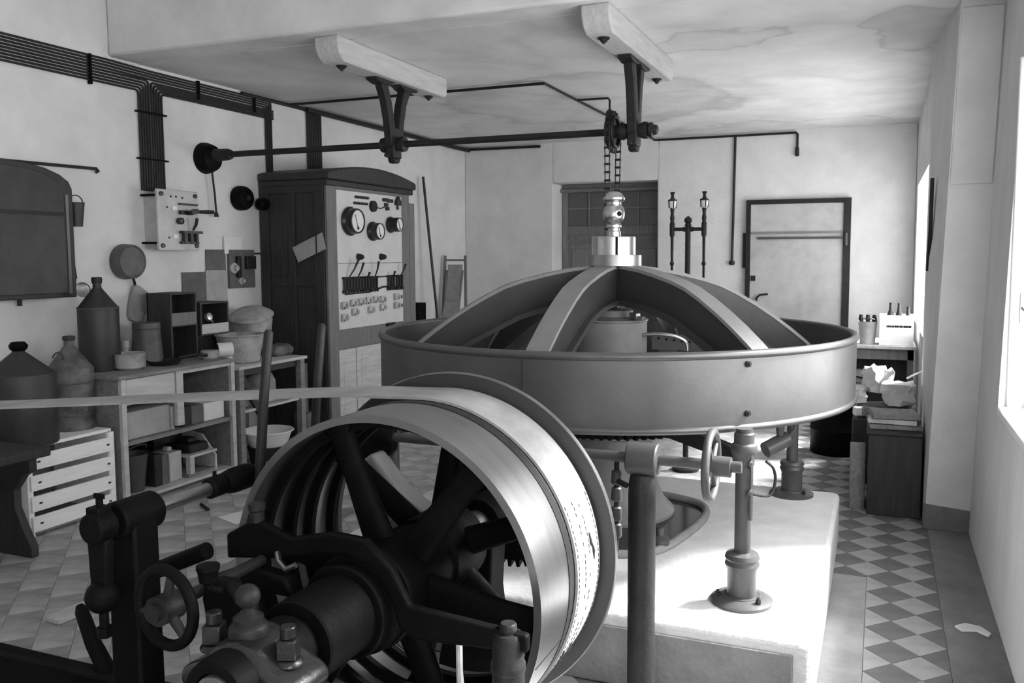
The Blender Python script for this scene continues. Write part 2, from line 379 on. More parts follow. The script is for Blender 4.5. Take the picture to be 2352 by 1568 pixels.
# ------------------------------------------------------------------ floor of diagonal tiles
LAT = CAM_H/7.61113511; OX, OY = 0.387065*LAT, 22.6282*LAT      # lattice step (tile diagonal) and origin
floor = struct(MB().box(XL, 1.0, YF, YB+0.6, -0.12, -0.004).build('floor', 'cement'), 'cement floor laid with diagonal chequered tiles')
XR_TILE = OX + LAT; XL_STRIP = OX - 0.5*LAT; Y_STRIP = 4.42
def tile_mesh(name, poly, m):
    b = MB(); b.prism(poly, (0, 0, 0), (1, 0, 0), (0, 1, 0), (0, 0, 0.012)); o = b.build(name, m, origin=(0, 0, 0), smooth=0); me = o.data
    bpy.data.objects.remove(o); return me
h = LAT/2 - 0.0012
DIAM = [(h, 0), (0, h), (-h, 0), (0, -h)]
HALF_L = [(0, h), (0, -h), (h, 0)]; HALF_R = [(0, -h), (0, h), (-h, 0)]
tm = {(k, c): tile_mesh('tile', p, m) for k, p in (('d', DIAM), ('l', HALF_L), ('r', HALF_R)) for c, m in ((0, 'tile_light'), (1, 'tile_dark'), (2, 'tile_light_worn_lit'), (3, 'tile_dark_worn_lit'))}
def cam_px(P):
    q = Vector(P) - Vector((0, 0, CAM_H)); z = q.dot(_f)
    return (F_PX*q.dot(_r2)/z+PX, F_PX*q.dot(_d2)/z+PY, z) if z > 0.1 else (-1e6, 0, z)
cands = []
for i in range(-26, 3):
    for j in range(-26, 27):
        for c, (lx, ly) in enumerate(((i+0.5, j), (i, j+0.5))):
            x, y = OX+lx*LAT, OY+ly*LAT
            if y < 0.4 or y > YB-0.05 or x < XL+0.1 or x > XR_TILE+0.01: continue
            if -2.25 < x < -0.30 and 2.9 < y < 4.9: continue
            if y < Y_STRIP and -0.30 < x < XL_STRIP-0.02: continue
            k = 'd'; c = c+2 if x < -0.6 else c  # bench-side tiles get the worn tones with extra light in the colour
            if abs(x-XR_TILE) < 0.01: k = 'r'
            elif y < Y_STRIP and abs(x-XL_STRIP) < 0.01: k = 'l'
            u, v, z = cam_px((x, y, 0))
            vis = (1880 < u < 2200 and 1100 < v < 1620) or (-40 < u < 560 and 1140 < v < 1560) or (420 < u < 1250 and 960 < v < 1240)
            cands.append((0 if vis else 1, z, x, y, k, c))
cands.sort()
for n, (nv, z, x, y, k, c) in enumerate(cands[:300]):
    o = bpy.data.objects.new('tile', tm[(k, c)]); COL.objects.link(o); o.parent = floor
    o.location = (x-floor.location[0], y-floor.location[1], -0.012-floor.location[2]+random.uniform(0, 0.0012))
mb = MB()
for (nv, z, x, y, k, c) in cands[300:]:
    mb.cur = c; poly = {'d': DIAM, 'l': HALF_L, 'r': HALF_R}[k]
    mb.prism([(p[0]+x, p[1]+y) for p in poly], (0, 0, -0.012), (1, 0, 0), (0, 1, 0), (0, 0, 0.012))
o = mb.build('tiling', ['tile_light', 'tile_dark', 'tile_light_worn_lit', 'tile_dark_worn_lit'], floor, smooth=0); o['kind'] = 'stuff'
MB().box(XR_TILE+0.002, 0.52, 0.3, 5.35, -0.01, 0.0005).build('border', 'cement', floor)
MB().box(-0.19, XL_STRIP-0.002, 0.3, Y_STRIP, -0.01, 0.0005).build('border', 'cement_light', floor)

# ------------------------------------------------------------------ doors in the back wall
d1 = struct(MB().box(-1.415, -0.40, YB-0.035, YB-0.005, 0.0, 2.175).build('door_1', 'door_board', bevel=0.003), 'pale sheet-covered door with a dark frame')
f = MB(); f.box(-1.462, -1.418, YB-0.06, YB+0.01, 0, 2.225); f.build('frame_post', 'iron_dark', d1)
MB().box(-0.398, -0.325, YB-0.06, YB+0.01, 0, 2.225).build('frame_post', 'iron_dark', d1)
MB().box(-1.418, -0.398, YB-0.06, YB+0.01, 2.178, 2.225).build('frame_head', 'iron_dark', d1)
MB().box(-1.41, -0.41, YB-0.05, YB-0.035, 1.835, 1.86).build('ledge', 'door_grey', d1)
b = MB(); b.box(-1.33, -0.38, YB-0.062, YB-0.04, 1.775, 1.80); b.cyl((-0.37, YB-0.08, 1.7), (-0.37, YB-0.08, 1.84), 0.018, n=10); b.build('strap_bar', 'iron_grey', d1)
b = MB(); b.box(-1.40, -1.35, YB-0.055, YB-0.035, 1.30, 1.36); b.build('lock_plate', 'iron_dark', d1)
b = MB(); b.tube([(-1.33, YB-0.035, 1.08), (-1.33, YB-0.08, 1.10), (-1.29, YB-0.085, 1.14), (-1.20, YB-0.08, 1.15)], 0.012, 8); b.build('handle', 'iron_dark', d1)
b = MB(); b.box(-1.50, -1.462, YB-0.03, YB, 1.45, 1.85); b.build('latch_plate', 'iron_dark', d1)

YD = YB+0.36
d2 = struct(MB().box(-3.86, -2.51, YD, YD+0.04, 0, 2.5).build('door_2', 'door_grey'), 'grey double door with small panes in a deep reveal')
MB().box(-3.86, -2.51, YD-0.03, YD, 2.42, 2.5).build('frame_head', 'door_grey', d2)
for x0, x1 in ((-3.86, -3.79), (-2.57, -2.51), (-3.205, -3.125)): MB().box(x0, x1, YD-0.03, YD, 0, 2.42).build('stile', 'door_grey', d2)
for z0, z1 in ((1.86, 1.97), (0.0, 0.2), (1.76, 1.80)): MB().box(-3.79, -2.57, YD-0.028, YD, z0, z1).build('rail', 'wood_mid', d2)
for lx0, lx1 in ((-3.79, -3.205), (-3.125, -2.57)):
    wd = (lx1-lx0)/2
    MB().box((lx0+lx1)/2-0.012, (lx0+lx1)/2+0.012, YD-0.026, YD, 1.97, 2.42).build('glazing_bar', 'wood_mid', d2)
    MB().box(lx0, lx1, YD-0.024, YD, 2.185, 2.207).build('glazing_bar', 'wood_mid', d2)
    for i in range(2):
        for j in range(2):
            MB().box(lx0+wd*i+0.014, lx0+wd*(i+1)-0.014, YD-0.012, YD-0.006, 1.975+0.225*j, 2.18+0.235*j).build('pane', 'glass_dirty', d2)
    MB().box(lx0+0.05, lx1-0.05, YD-0.014, YD, 0.28, 1.68).build('panel', 'door_grey', d2, bevel=0.008)
MB().box(-3.86, -2.51, YD-0.10, YD-0.03, 2.40, 2.44).build('head_bar', 'wood_mid', d2)

# ------------------------------------------------------------------ concrete block and flywheel set
AX, AY = -1.275, 4.20
def rounded_rect(x0, x1, y0, y1, r, n=6):
    P = []
    for cx, cy, a in ((x1-r, y1-r, 0), (x0+r, y1-r, 90), (x0+r, y0+r, 180), (x1-r, y0+r, 270)):
        P += [(cx+r*cos(radians(a+90*i/n)), cy+r*sin(radians(a+90*i/n))) for i in range(n+1)]
    return P
blk = MB(); blk.prism(rounded_rect(-2.36, -0.18, 2.95, 4.97, 0.05), (0, 0, 0), (1, 0, 0), (0, 1, 0), (0, 0, 0.27))
block = tag(blk.build('machine_plinth', 'concrete', bevel=0.022, seg=3), 'low pale concrete plinth carrying the big flywheel and its posts', 'plinth')
MB().box(-2.30, -0.245, 2.942, 2.955, 0.0, 0.225).build('shaded_front', 'concrete_face', block, bevel=0.006)  # dark sheet putting the shade of the plinth's front face into colour
curb = [(-1.02, 4.50), (-0.86, 4.42), (-0.80, 4.28), (-0.80, 4.08), (-0.83, 3.88), (-0.87, 3.70), (-0.94, 3.58), (-1.08, 3.52), (-1.28, 3.50), (-1.48, 3.52), (-1.62, 3.60), (-1.70, 3.78), (-1.74, 4.05), (-1.73, 4.28), (-1.64, 4.45), (-1.46, 4.53), (-1.24, 4.54)]
def smooth_loop(P, k=4):
    n = len(P); out = []
    for i in range(n):
        p0, p1, p2, p3 = (Vector((*P[(i+j-1) % n], 0)) for j in range(4))
        for s in range(k):
            t = s/k
            out.append(0.5*((2*p1)+(-p0+p2)*t+(2*p0-5*p1+4*p2-p3)*t*t+(-p0+3*p1-3*p2+p3)*t**3))
    return out
loop = smooth_loop(curb)
MB().tube([(p.x, p.y, 0.282) for p in loop], 0.021, 10, closed=True).build('oil_curb', 'concrete_face', block)
MB().prism([(p.x, p.y) for p in loop], (0, 0, 0.268), (1, 0, 0), (0, 1, 0), (0, 0, 0.006)).build('oil_pool', 'oil', block)
b = MB(); b.lathe([(0.045, 0), (0.045, 0.05), (0.03, 0.06), (0.018, 0.065), (0.018, 0.10), (0.0, 0.105)], (-0.90, 3.70, 0.27), n=16); b.build('anchor_bolt', 'iron_grey', block)

# posts round the wheel
def post(x, y, top, label):
    t = thing('support_post', label, 'post', (x, y, 0.27), 'posts standing on the concrete plinth')
    b = MB(); b.lathe([(0.118, 0), (0.118, 0.012), (0.10, 0.022), (0.072, 0.026), (0.07, 0.03)], (x, y, 0.27), n=32); b.build('flange', 'iron_grey', t)
    b = MB(); b.lathe([(0.056, 0.0), (0.056, 0.10), (0.060, 0.11), (0.066, 0.125), (0.060, 0.14), (0.066, 0.150), (0.060, 0.165), (0.036, 0.172)], (x, y, 0.295), n=28); b.build('socket', 'iron_grey', t)
    b = MB(); b.cyl((x, y, 0.45), (x, y, top), 0.031, n=24); b.build('tube', 'iron_grey', t)
    b = MB(); b.lathe([(0.031, 0), (0.040, 0.006), (0.040, 0.03), (0.047, 0.045), (0.051, 0.062), (0.047, 0.078), (0.038, 0.085), (0.038, 0.12), (0.034, 0.125)], (x, y, top-0.14), n=28); b.build('collar', 'iron_grey', t)
    for a in (200, 320, 80):
        q = MB(); bolt(q, (x+0.092*cos(radians(a)), y+0.092*sin(radians(a)), 0.293), (0, 0, 1), 0.011, 0.014); q.build('bolt', 'iron_dark', t)
    return t
p1 = post(-0.465, 3.24, 0.945, 'iron post standing on the front corner of the plinth beside the handwheel')
b = MB(); b.cyl((-0.433, 3.215, 0.60), (-0.433, 3.215, 0.86), 0.007, n=8); bolt(b, (-0.437, 3.21, 0.71), (0.6, -0.8, 0), 0.012, 0.012); bolt(b, (-0.437, 3.21, 0.82), (0.6, -0.8, 0), 0.012, 0.012); b.build('oil_pipe', 'steel_worn', p1)
b = MB(); b.tube(spl([(-0.425, 3.22, 0.70), (-0.37, 3.26, 0.69), (-0.352, 3.28, 0.74), (-0.36, 3.28, 0.79), (-0.385, 3.26, 0.82)]), 0.006, 8); b.build('oil_hose', 'iron_dark', p1)
post(-0.430, 4.83, 0.945, 'iron post at the far corner of the plinth close to the aisle')
post(-2.03, 3.27, 0.945, 'iron post seen through the spokes of the belt pulley')
post(-2.05, 4.83, 0.945, 'iron post at the far corner of the plinth on the cabinet side')

# central bell-shaped footstep bearing
t = thing('footstep_bearing', 'pale bell-shaped cast bearing foot inside the oil curb under the flywheel', 'bearing', (AX, AY, 0.272))
b = MB(); b.lathe([(0.32, 0.003), (0.32, 0.018), (0.31, 0.03), (0.27, 0.07), (0.24, 0.14), (0.215, 0.24), (0.205, 0.34), (0.20, 0.40), (0.22, 0.41), (0.22, 0.45), (0.12, 0.46)], (AX, AY, 0.272), n=48); b.build('bell', 'arm_paint', t)
b = MB(); b.cyl((AX, AY, 0.72), (AX, AY, 1.10), 0.075, n=24); b.build('upright_shaft', 'iron_grey', t)

# flywheel
R_W, Z0, Z1 = 1.18, 0.925, 1.222
fly = thing('flywheel', 'huge horizontal flywheel with six domed arms over the concrete plinth', 'flywheel', (AX, AY, Z0))
b = MB(); b.lathe([(R_W-0.022, Z0), (R_W, Z0), (R_W, Z1), (R_W-0.022, Z1)], (AX, AY, 0), n=160, closed_prof=True); b.build('rim', 'wheel_paint', fly)
b = MB(); b.torus((AX, AY, Z1-0.006), R_W-0.006, 0.017, n=160, k=12); b.build('top_bead', 'wheel_paint', fly)
b = MB(); b.torus((AX, AY, Z0+0.004), R_W-0.006, 0.015, n=160, k=12); b.build('bottom_bead', 'wheel_paint', fly)
for a in (-47, 133):
    for z in (1.178, 0.985):
        b = MB(); d = Vector((cos(radians(a)), sin(radians(a)), 0)); bolt(b, Vector((AX, AY, z))+d*(R_W-0.002), d, 0.013, 0.012); b.build('rim_bolt', 'iron_dark', fly)
b = MB()
for a in (-90.5, 89.5):
    d = Vector((cos(radians(a)), sin(radians(a)), 0)); b.obox(Vector((AX, AY, (Z0+Z1)/2+0.0))+d*(R_W-0.004), (0.012, 0.003, Z1-Z0-0.05), Matrix.Rotation(radians(a), 3, 'Z'))
b.build('rim_joint', 'wheel_dark', fly)
PROF = [(0.02, 1.549), (0.14, 1.545), (0.24, 1.532), (0.345, 1.511), (0.47, 1.480), (0.56, 1.450), (0.65, 1.405), (0.745, 1.350), (0.84, 1.288), (0.93, 1.222), (1.01, 1.158), (1.09, 1.085), (1.162, 1.005)]
DEP = [0.185, 0.185, 0.18, 0.175, 0.175, 0.175, 0.175, 0.17, 0.16, 0.15, 0.13, 0.10, 0.06]
def arm_pieces(az, parent):
    d = Vector((cos(az), sin(az), 0)); s = Vector((-sin(az), cos(az), 0)); C = Vector((AX, AY, 0))
    w = 0.052
    web, lip, cap = [], [], []
    for i, ((r, z), dp) in enumerate(zip(PROF, DEP)):
        r0, z0_ = PROF[max(i-1, 0)]; r1, z1_ = PROF[min(i+1, len(PROF)-1)]
        tg = Vector((r1-r0, z1_-z0_)).normalized(); nrm = Vector((tg.y, -tg.x))          # downward normal in (r, z)
        if nrm.y > 0: nrm = -nrm
        n3 = d*nrm.x + Vector((0, 0, nrm.y)); p = C + d*r + Vector((0, 0, z))
        q = p + n3*dp
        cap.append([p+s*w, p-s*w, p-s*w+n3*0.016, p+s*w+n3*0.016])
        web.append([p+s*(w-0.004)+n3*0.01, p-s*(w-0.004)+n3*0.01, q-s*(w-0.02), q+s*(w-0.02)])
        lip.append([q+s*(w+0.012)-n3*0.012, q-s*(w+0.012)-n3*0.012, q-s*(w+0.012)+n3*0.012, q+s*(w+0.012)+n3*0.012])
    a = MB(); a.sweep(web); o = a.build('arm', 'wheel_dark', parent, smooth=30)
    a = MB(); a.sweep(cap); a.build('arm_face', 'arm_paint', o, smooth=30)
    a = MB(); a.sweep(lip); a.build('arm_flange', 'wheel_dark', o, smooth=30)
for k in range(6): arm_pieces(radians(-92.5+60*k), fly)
b = MB(); b.lathe([(0.10, 1.53), (0.142, 1.546), (0.142, 1.600), (0.10, 1.602)], (AX, AY, 0), n=48); b.build('hub', 'steel_worn', fly)
b = MB(); b.lathe([(0.112, 1.600), (0.112, 1.690), (0.108, 1.694), (0.03, 1.694)], (AX, AY, 0), n=48); hub2 = b.build('clamp_ring', 'steel', fly)
for a_ in (-66, 114):
    b = MB(); b.obox((AX+0.112*cos(radians(a_)), AY+0.112*sin(radians(a_)), 1.646), (0.006, 0.012, 0.088), Matrix.Rotation(radians(a_), 3, 'Z')); b.build('clamp_slot', 'iron_black', hub2)
b = MB(); b.lathe([(0.036, 1.690), (0.036, 1.718), (0.030, 1.726), (0.030, 1.735), (0.039, 1.742), (0.039, 1.752), (0.033, 1.757), (0.036, 1.766), (0.046, 1.774), (0.0535, 1.79), (0.0555, 1.806), (0.0545, 1.822), (0.048, 1.842), (0.037, 1.856), (0.037, 1.868), (0.050, 1.873), (0.056, 1.880), (0.056, 1.890), (0.050, 1.897), (0.046, 1.90), (0.040, 1.912), (0.022, 1.922), (0.0, 1.925)], (AX, AY, 0), n=40)
fin = b.build('finial', 'steel', fly)
dv = Vector((0.72, -0.69, 0)).normalized()
b = MB(); b.tube([Vector((AX, AY, 1.808))+dv*0.05, Vector((AX, AY, 1.808))+dv*0.0562], [0.013, 0.013], 14, flat=1.0); b.build('finial_hole', 'iron_black', fin)

# thrust bearing housing inside the dome
tb = thing('thrust_bearing', 'grey drum-shaped bearing housing under the domed flywheel arms', 'bearing', (AX, AY, 0.95))
b = MB(); b.lathe([(0.172, 0.95), (0.172, 1.262), (0.165, 1.268)], (AX, AY, 0), n=56); b.build('drum', 'arm_paint', tb)
b = MB(); b.lathe([(0.178, 1.266), (0.178, 1.274), (0.12, 1.285), (0.10, 1.288), (0.10, 1.318), (0.094, 1.322), (0.0, 1.324)], (AX, AY, 0), n=56); b.build('lid', 'arm_paint', tb)
b = MB(); b.obox((AX+0.135, AY-0.08, 1.298), (0.055, 0.03, 0.03), Matrix.Rotation(radians(-35), 3, 'Z')); b.obox((AX+0.165, AY-0.09, 1.286), (0.05, 0.028, 0.022), Matrix.Rotation(radians(-20), 3, 'Z')); b.build('lid_clamp', 'steel_worn', tb, bevel=0.003)
b = MB(); b.tube(spl([(AX+0.168, AY-0.04, 1.20), (AX+0.24, AY-0.03, 1.205), (AX+0.32, AY+0.0, 1.195), (AX+0.37, AY+0.03, 1.165), (AX+0.375, AY+0.05, 1.12)]), 0.009, 10); b.build('carry_handle', 'steel_worn', tb)
b = MB(); b.prism([(-0.30, 0), (0.02, 0), (-0.02, 0.05), (-0.12, 0.085), (-0.30, 0.10)], (AX+0.36, AY+0.56, 1.06), (1, 0, 0), (0, 0, 1), (0, 0.008, 0)); pg = b.build('perforated_guard', 'arm_paint', tb)
for k in range(6):
    b = MB(); b.cyl((AX+0.10+k*0.045, AY+0.559, 1.125-0.004*k), (AX+0.10+k*0.045, AY+0.557, 1.125-0.004*k), 0.006, n=8); b.build('guard_hole', 'iron_black', pg)
b = MB(); b.lathe([(0.07, 0.95), (0.07, 0.90), (0.30, 0.86), (0.30, 0.95)], (AX, AY, 0), n=40, closed_prof=True); b.build('seat_ring', 'iron_dark', tb)
# cross girders carrying the bearing from the posts
t = thing('bearing_spider', 'dark iron cross frame joining the post tops under the flywheel', 'frame', (AX, AY, 0.80))
b = MB(); b.lathe([(0.20, 0.80), (0.31, 0.82), (0.31, 0.86), (0.20, 0.86)], (AX, AY, 0), n=40, closed_prof=True); b.build('centre_ring', 'iron_dark', t)
for px_, py_ in ((-0.465, 3.24), (-0.43, 4.83), (-2.03, 3.27), (-2.05, 4.83)):
    a = Vector((px_, py_, 0.83)); c = Vector((AX, AY, 0.83)); d = (a-c); L_ = d.length; d.normalize()
    s = Vector((-d.y, d.x, 0)); st = c+d*0.24; en = a-d*0.03
    b = MB(); secs = []
    for q, hh in ((st, 0.055), ((st+en)/2, 0.040), (en, 0.026)):
        secs.append([q+s*0.02+Vector((0, 0, 0.03)), q-s*0.02+Vector((0, 0, 0.03)), q-s*0.02-Vector((0, 0, hh)), q+s*0.02-Vector((0, 0, hh))])
    b.sweep(secs); b.build('girder', 'iron_dark', t)

# ------------------------------------------------------------------ belt pulley on its shaft
PXC, PZ = -1.30, 0.658
def ring_y(r0, r1, y0, y1, n=128):
    b = MB(); b.lathe([(r0, y0), (r1, y0), (r1, y1), (r0, y1)], (PXC, 0, PZ), (0, 1, 0), n, closed_prof=True); return b
pul = thing('belt_pulley', 'large spoked iron belt pulley with a dark flange and bright worn rim', 'pulley', (PXC, 2.25, PZ-0.5))
ring_y(0.478, 0.500, 2.0, 2.235).build('rim', 'rim_steel', pul)
ring_y(0.474, 0.500, 2.24, 2.482).build('rim', 'rim_steel', pul)
ring_y(0.470, 0.554, 2.482, 2.504).build('flange', 'wheel_dark', pul)
ring_y(0.5525, 0.5575, 2.484, 2.502).build('flange_edge', 'steel_worn', pul)
ring_y(0.500, 0.502, 2.215, 2.25).build('rim_joint', 'iron_dark', pul)
for y0 in (2.075, 2.20, 2.30, 2.42): ring_y(0.448, 0.480, y0, y0+0.022).build('inner_rib', 'iron_black', pul)
def spokes(yc, off, w0, w1):
    for k in range(6):
        a = radians(off+60*k); d = Vector((cos(a), 0, sin(a))); s = Vector((-sin(a), 0, cos(a))); secs = []
        for r, w, dep in ((0.10, w0, 0.030), (0.20, w0*0.92, 0.026), (0.36, w1, 0.022), (0.445, w1*1.1, 0.022), (0.476, w1*1.5, 0.03)):
            c = Vector((PXC, yc, PZ))+d*r
            secs.append([c+s*(w*cos(t))+Vector((0, dep*sin(t), 0)) for t in [2*pi*i/14 for i in range(14)]])
        b = MB(); b.sweep(secs); b.build('spoke', 'iron_black', pul)
spokes(2.09, 112, 0.052, 0.040)
spokes(2.36, 141, 0.046, 0.036)
b = MB(); b.lathe([(0.07, 1.97), (0.125, 1.97), (0.13, 1.985), (0.13, 2.20), (0.12, 2.21), (0.12, 2.24), (0.13, 2.25), (0.13, 2.45), (0.07, 2.46)], (PXC, 0, PZ), (0, 1, 0), 40); b.build('hub', 'iron_black', pul)
b = MB()
for k in range(28): b.obox((PXC+0.5005*cos(radians(-18)), 2.02+k*0.0068, PZ+0.5005*sin(radians(-18))), (0.002, 0.003, 0.004), Matrix.Rotation(radians(18), 3, 'Y'))
b.build('rivet_line', 'iron_dark', pul)['kind'] = 'stuff'

# flat belt
BY0, BY1, RB, TB = 2.262, 2.466, 0.502, 0.008
IDX, IDZ, IDR = -3.97, 0.765, 0.182               # guide pulley beyond the picture edge, where the belt turns down
def belt_path(r):
    P = [(IDX+(IDR+r-0.502)*cos(radians(a)), IDZ+(IDR+r-0.502)*sin(radians(a))) for a in (180, 165, 150, 135, 120, 107, 95)]
    P = [(IDX-(IDR+r-0.502), 0.02), (IDX-(IDR+r-0.502), 0.4)]+P+[(-3.3, 0.998+r-0.502), (-2.6, 1.062+r-0.502), (-2.0, 1.117+r-0.502), (-1.6, 1.150+r-0.502)]
    P += [(PXC+r*cos(radians(a)), PZ+r*sin(radians(a))) for a in [94-4*i for i in range(48)]]
    e = P[-1]; P += [(e[0]-0.35, e[1]-0.06), (e[0]-0.8, e[1]-0.15)]
    return P
o_, i_ = belt_path(RB+TB), belt_path(RB)
secs = [[(a[0], BY0, a[1]), (a[0], BY1, a[1]), (c[0], BY1, c[1]), (c[0], BY0, c[1])] for a, c in zip(o_, i_)]
b = MB(); b.sweep(secs)
belt = tag(b.build('drive_belt', 'leather', smooth=40), 'worn pale leather drive belt wrapped round the spoked pulley', 'belt')
for off in (0.012, 0.070, 0.112, 0.190):
    b = MB()
    for k in range(34):
        a = radians(24-2.0*k)
        if off in (0.070, 0.112) and (k > 26 or random.random() < 0.25): continue
        b.obox((PXC+(RB+TB+0.0005)*cos(a), BY0+off+random.uniform(-0.0015, 0.0015), PZ+(RB+TB+0.0005)*sin(a)), (0.0016, 0.0028, 0.011), Matrix.Rotation(-a, 3, 'Y'))
    b.build('stitch_row', 'ink', belt)['kind'] = 'stuff'
for a0, a1, y0, y1 in ((-26, -34, 0.02, 0.05), (-27, -36, 0.10, 0.16), (12, 2, 0.125, 0.15)):
    b = MB(); pa = []
    for i in range(7):
        a = radians(a0+(a1-a0)*i/6); yy = BY0+y0+(y1-y0)*i/6+random.uniform(-0.006, 0.006); pa.append((PXC+(RB+TB+0.001)*cos(a), yy, PZ+(RB+TB+0.001)*sin(a)))
    b.tube(pa, [0.002, 0.004, 0.006, 0.004, 0.006, 0.003, 0.001], 6); b.build('tear', 'ink', belt)

t = thing('guide_pulley', 'small dark guide pulley on a stand at the far end of the belt', 'pulley', (IDX, 2.36, 0))
b = MB(); b.lathe([(0.155, 2.25), (IDR-0.002, 2.25), (IDR-0.002, 2.48), (0.155, 2.48)], (IDX, 0, IDZ), (0, 1, 0), 40, closed_prof=True); b.build('rim', 'iron_dark', t)
b = MB(); b.lathe([(0.03, 2.34), (0.16, 2.345), (0.16, 2.385), (0.03, 2.39)], (IDX, 0, IDZ), (0, 1, 0), 32, closed_prof=True); b.build('web', 'iron_dark', t)
b = MB(); b.cyl((IDX, 2.18, IDZ), (IDX, 2.58, IDZ), 0.03, n=18); b.build('axle', 'iron_dark', t)
for y in (2.16, 2.54):
    b = MB(); b.prism([(-0.16, 0), (0.16, 0), (0.05, IDZ+0.05), (-0.05, IDZ+0.05)], (IDX+0.02, y, 0), (1, 0, 0), (0, 0, 1), (0, 0.04, 0)); b.build('bracket', 'iron_dark', t)

# pulley shaft, clutch, bevel gear
t = thing('pulley_shaft', 'dark horizontal shaft with coupling sleeve and toothed gear through the belt pulley', 'shaft', (PXC, 2.6, PZ))
def ycyl(r, y0, y1, n=36): return MB().lathe([(r*0.96, y0), (r, y0+0.006), (r, y1-0.006), (r*0.96, y1)], (PXC, 0, PZ), (0, 1, 0), n)
ycyl(0.05, 1.36, 3.60).build('shaft', 'steel_worn', t)
ycyl(0.108, 1.635, 1.83, 48).build('coupling_sleeve', 'iron_black', t)
b = ycyl(0.128, 1.83, 1.862, 48); b.lathe([(0.117, 1.862), (0.117, 1.882)], (PXC, 0, PZ), (0, 1, 0), 48); b.lathe([(0.128, 1.882), (0.14, 1.89), (0.14, 1.925), (0.128, 1.935)], (PXC, 0, PZ), (0, 1, 0), 48); b.build('clutch_collar', 'iron_black', t)
b = ycyl(0.15, 1.938, 1.965, 48); b.build('clutch_plate', 'iron_black', t)
gear = MB(); NT = 44
pts = []
for k in range(NT):
    for da, rr in ((-0.30, 0.225), (-0.17, 0.252), (0.17, 0.252), (0.30, 0.225)):
        a = 2*pi*(k+da)/NT; pts.append((rr*cos(a), rr*sin(a)))
secs = [[(PXC+p[0]*sc, yy, PZ+p[1]*sc) for p in pts] for yy, sc in ((2.92, 1.0), (2.97, 0.95), (3.03, 0.86))]
gear.sweep(secs); gear.build('bevel_gear', 'iron_black', t, smooth=20)
ycyl(0.09, 2.86, 3.10).build('gear_hub', 'iron_black', t)

# bevel crown gear on the upright shaft, dark mass under the wheel
t = thing('crown_gear', 'dark horizontal crown gear on the upright shaft under the flywheel', 'gear', (AX, AY, 0.60))
pts = []
for k in range(72):
    for da, rr in ((-0.30, 0.52), (-0.16, 0.555), (0.16, 0.555), (0.30, 0.52)):
        a = 2*pi*(k+da)/72; pts.append((rr*cos(a), rr*sin(a)))
b = MB(); b.sweep([[(AX+p[0]*sc, AY+p[1]*sc, zz) for p in pts] for zz, sc in ((0.74, 0.86), (0.775, 0.95), (0.80, 1.0))]); b.build('toothed_ring', 'iron_black', t, smooth=20)
b = MB(); b.lathe([(0.09, 0.72), (0.14, 0.72), (0.14, 0.798), (0.09, 0.798)], (AX, AY, 0), n=32, closed_prof=True); b.build('gear_boss', 'iron_black', t)

# outboard bearing between pulley and plinth (dark casting seen through the spokes)
t = thing('inner_pedestal', 'dark cast pedestal bearing between belt pulley and plinth', 'bearing', (PXC, 2.72, 0.0))
b = MB(); b.prism([(-0.20, 0), (0.16, 0), (0.10, 0.08), (0.06, 0.40), (0.07, 0.58), (-0.09, 0.58), (-0.10, 0.40), (-0.16, 0.08)], (PXC-0.02, 2.66, 0), (1, 0, 0), (0, 0, 1), (0, 0.12, 0)); b.build('pedestal', 'iron_black', t, bevel=0.008)
b = MB(); b.lathe([(0.054, 2.64), (0.088, 2.64), (0.088, 2.80), (0.054, 2.80)], (PXC, 0, PZ), (0, 1, 0), 32, closed_prof=True); b.build('bearing_shell', 'iron_black', t)
b = MB(); b.prism([(-0.30, 0.10), (-0.22, 0.16), (-0.10, 0.02), (0.02, -0.05), (0.10, -0.06), (0.10, -0.15), (-0.05, -0.13), (-0.18, -0.03)], (PXC-0.25, 2.70, 0.70), (1, 0, 0), (0, 0, 1), (0, 0.10, 0)); b.build('drip_trough', 'arm_paint', t, bevel=0.02, seg=3)

# ------------------------------------------------------------------ near plummer block with ball knob and square nuts
BX, BYc = -1.305, 1.50
t = thing('plummer_block', 'dark near bearing with ball-topped knob and two square nuts', 'bearing', (BX, BYc, 0.0))
b = MB(); b.prism([(-0.20, 0), (0.20, 0), (0.18, 0.30), (0.15, 0.52), (0.15, 0.62), (-0.15, 0.62), (-0.15, 0.52), (-0.18, 0.30)], (BX, BYc-0.09, 0), (1, 0, 0), (0, 0, 1), (0, 0.18, 0)); b.build('pedestal', 'iron_black', t, bevel=0.015, seg=3)
cp = [(-0.155, 0.625), (-0.155, 0.665), (-0.13, 0.68), (-0.085, 0.70), (-0.055, 0.735), (0.0, 0.748), (0.055, 0.735), (0.085, 0.70), (0.13, 0.68), (0.155, 0.665), (0.155, 0.625)]
b = MB(); b.prism(cp, (BX, BYc-0.075, 0), (1, 0, 0), (0, 0, 1), (0, 0.15, 0)); b.build('cap', 'iron_gloss', t, bevel=0.018, seg=3)
for dx in (-0.115, 0.095):
    b = MB(); b.lathe([(0.034, 0), (0.034, 0.006), (0.026, 0.014)], (BX+dx, BYc, 0.690), n=20)
    b.obox((BX+dx, BYc, 0.727), (0.043, 0.043, 0.045), Matrix.Rotation(radians(20), 3, 'Z')); b.cyl((BX+dx, BYc, 0.75), (BX+dx, BYc, 0.778), 0.018, n=14)
    b.build('cap_nut', 'iron_gloss', t, bevel=0.003)
b = MB(); b.lathe([(0.045, 0.742), (0.045, 0.758), (0.040, 0.766), (0.034, 0.770), (0.034, 0.782), (0.022, 0.79), (0.014, 0.80), (0.014, 0.806)], (BX-0.015, BYc, 0), n=24); b.ball((BX-0.015, BYc, 0.829), 0.0285, 20); b.build('ball_knob', 'iron_dark', t)
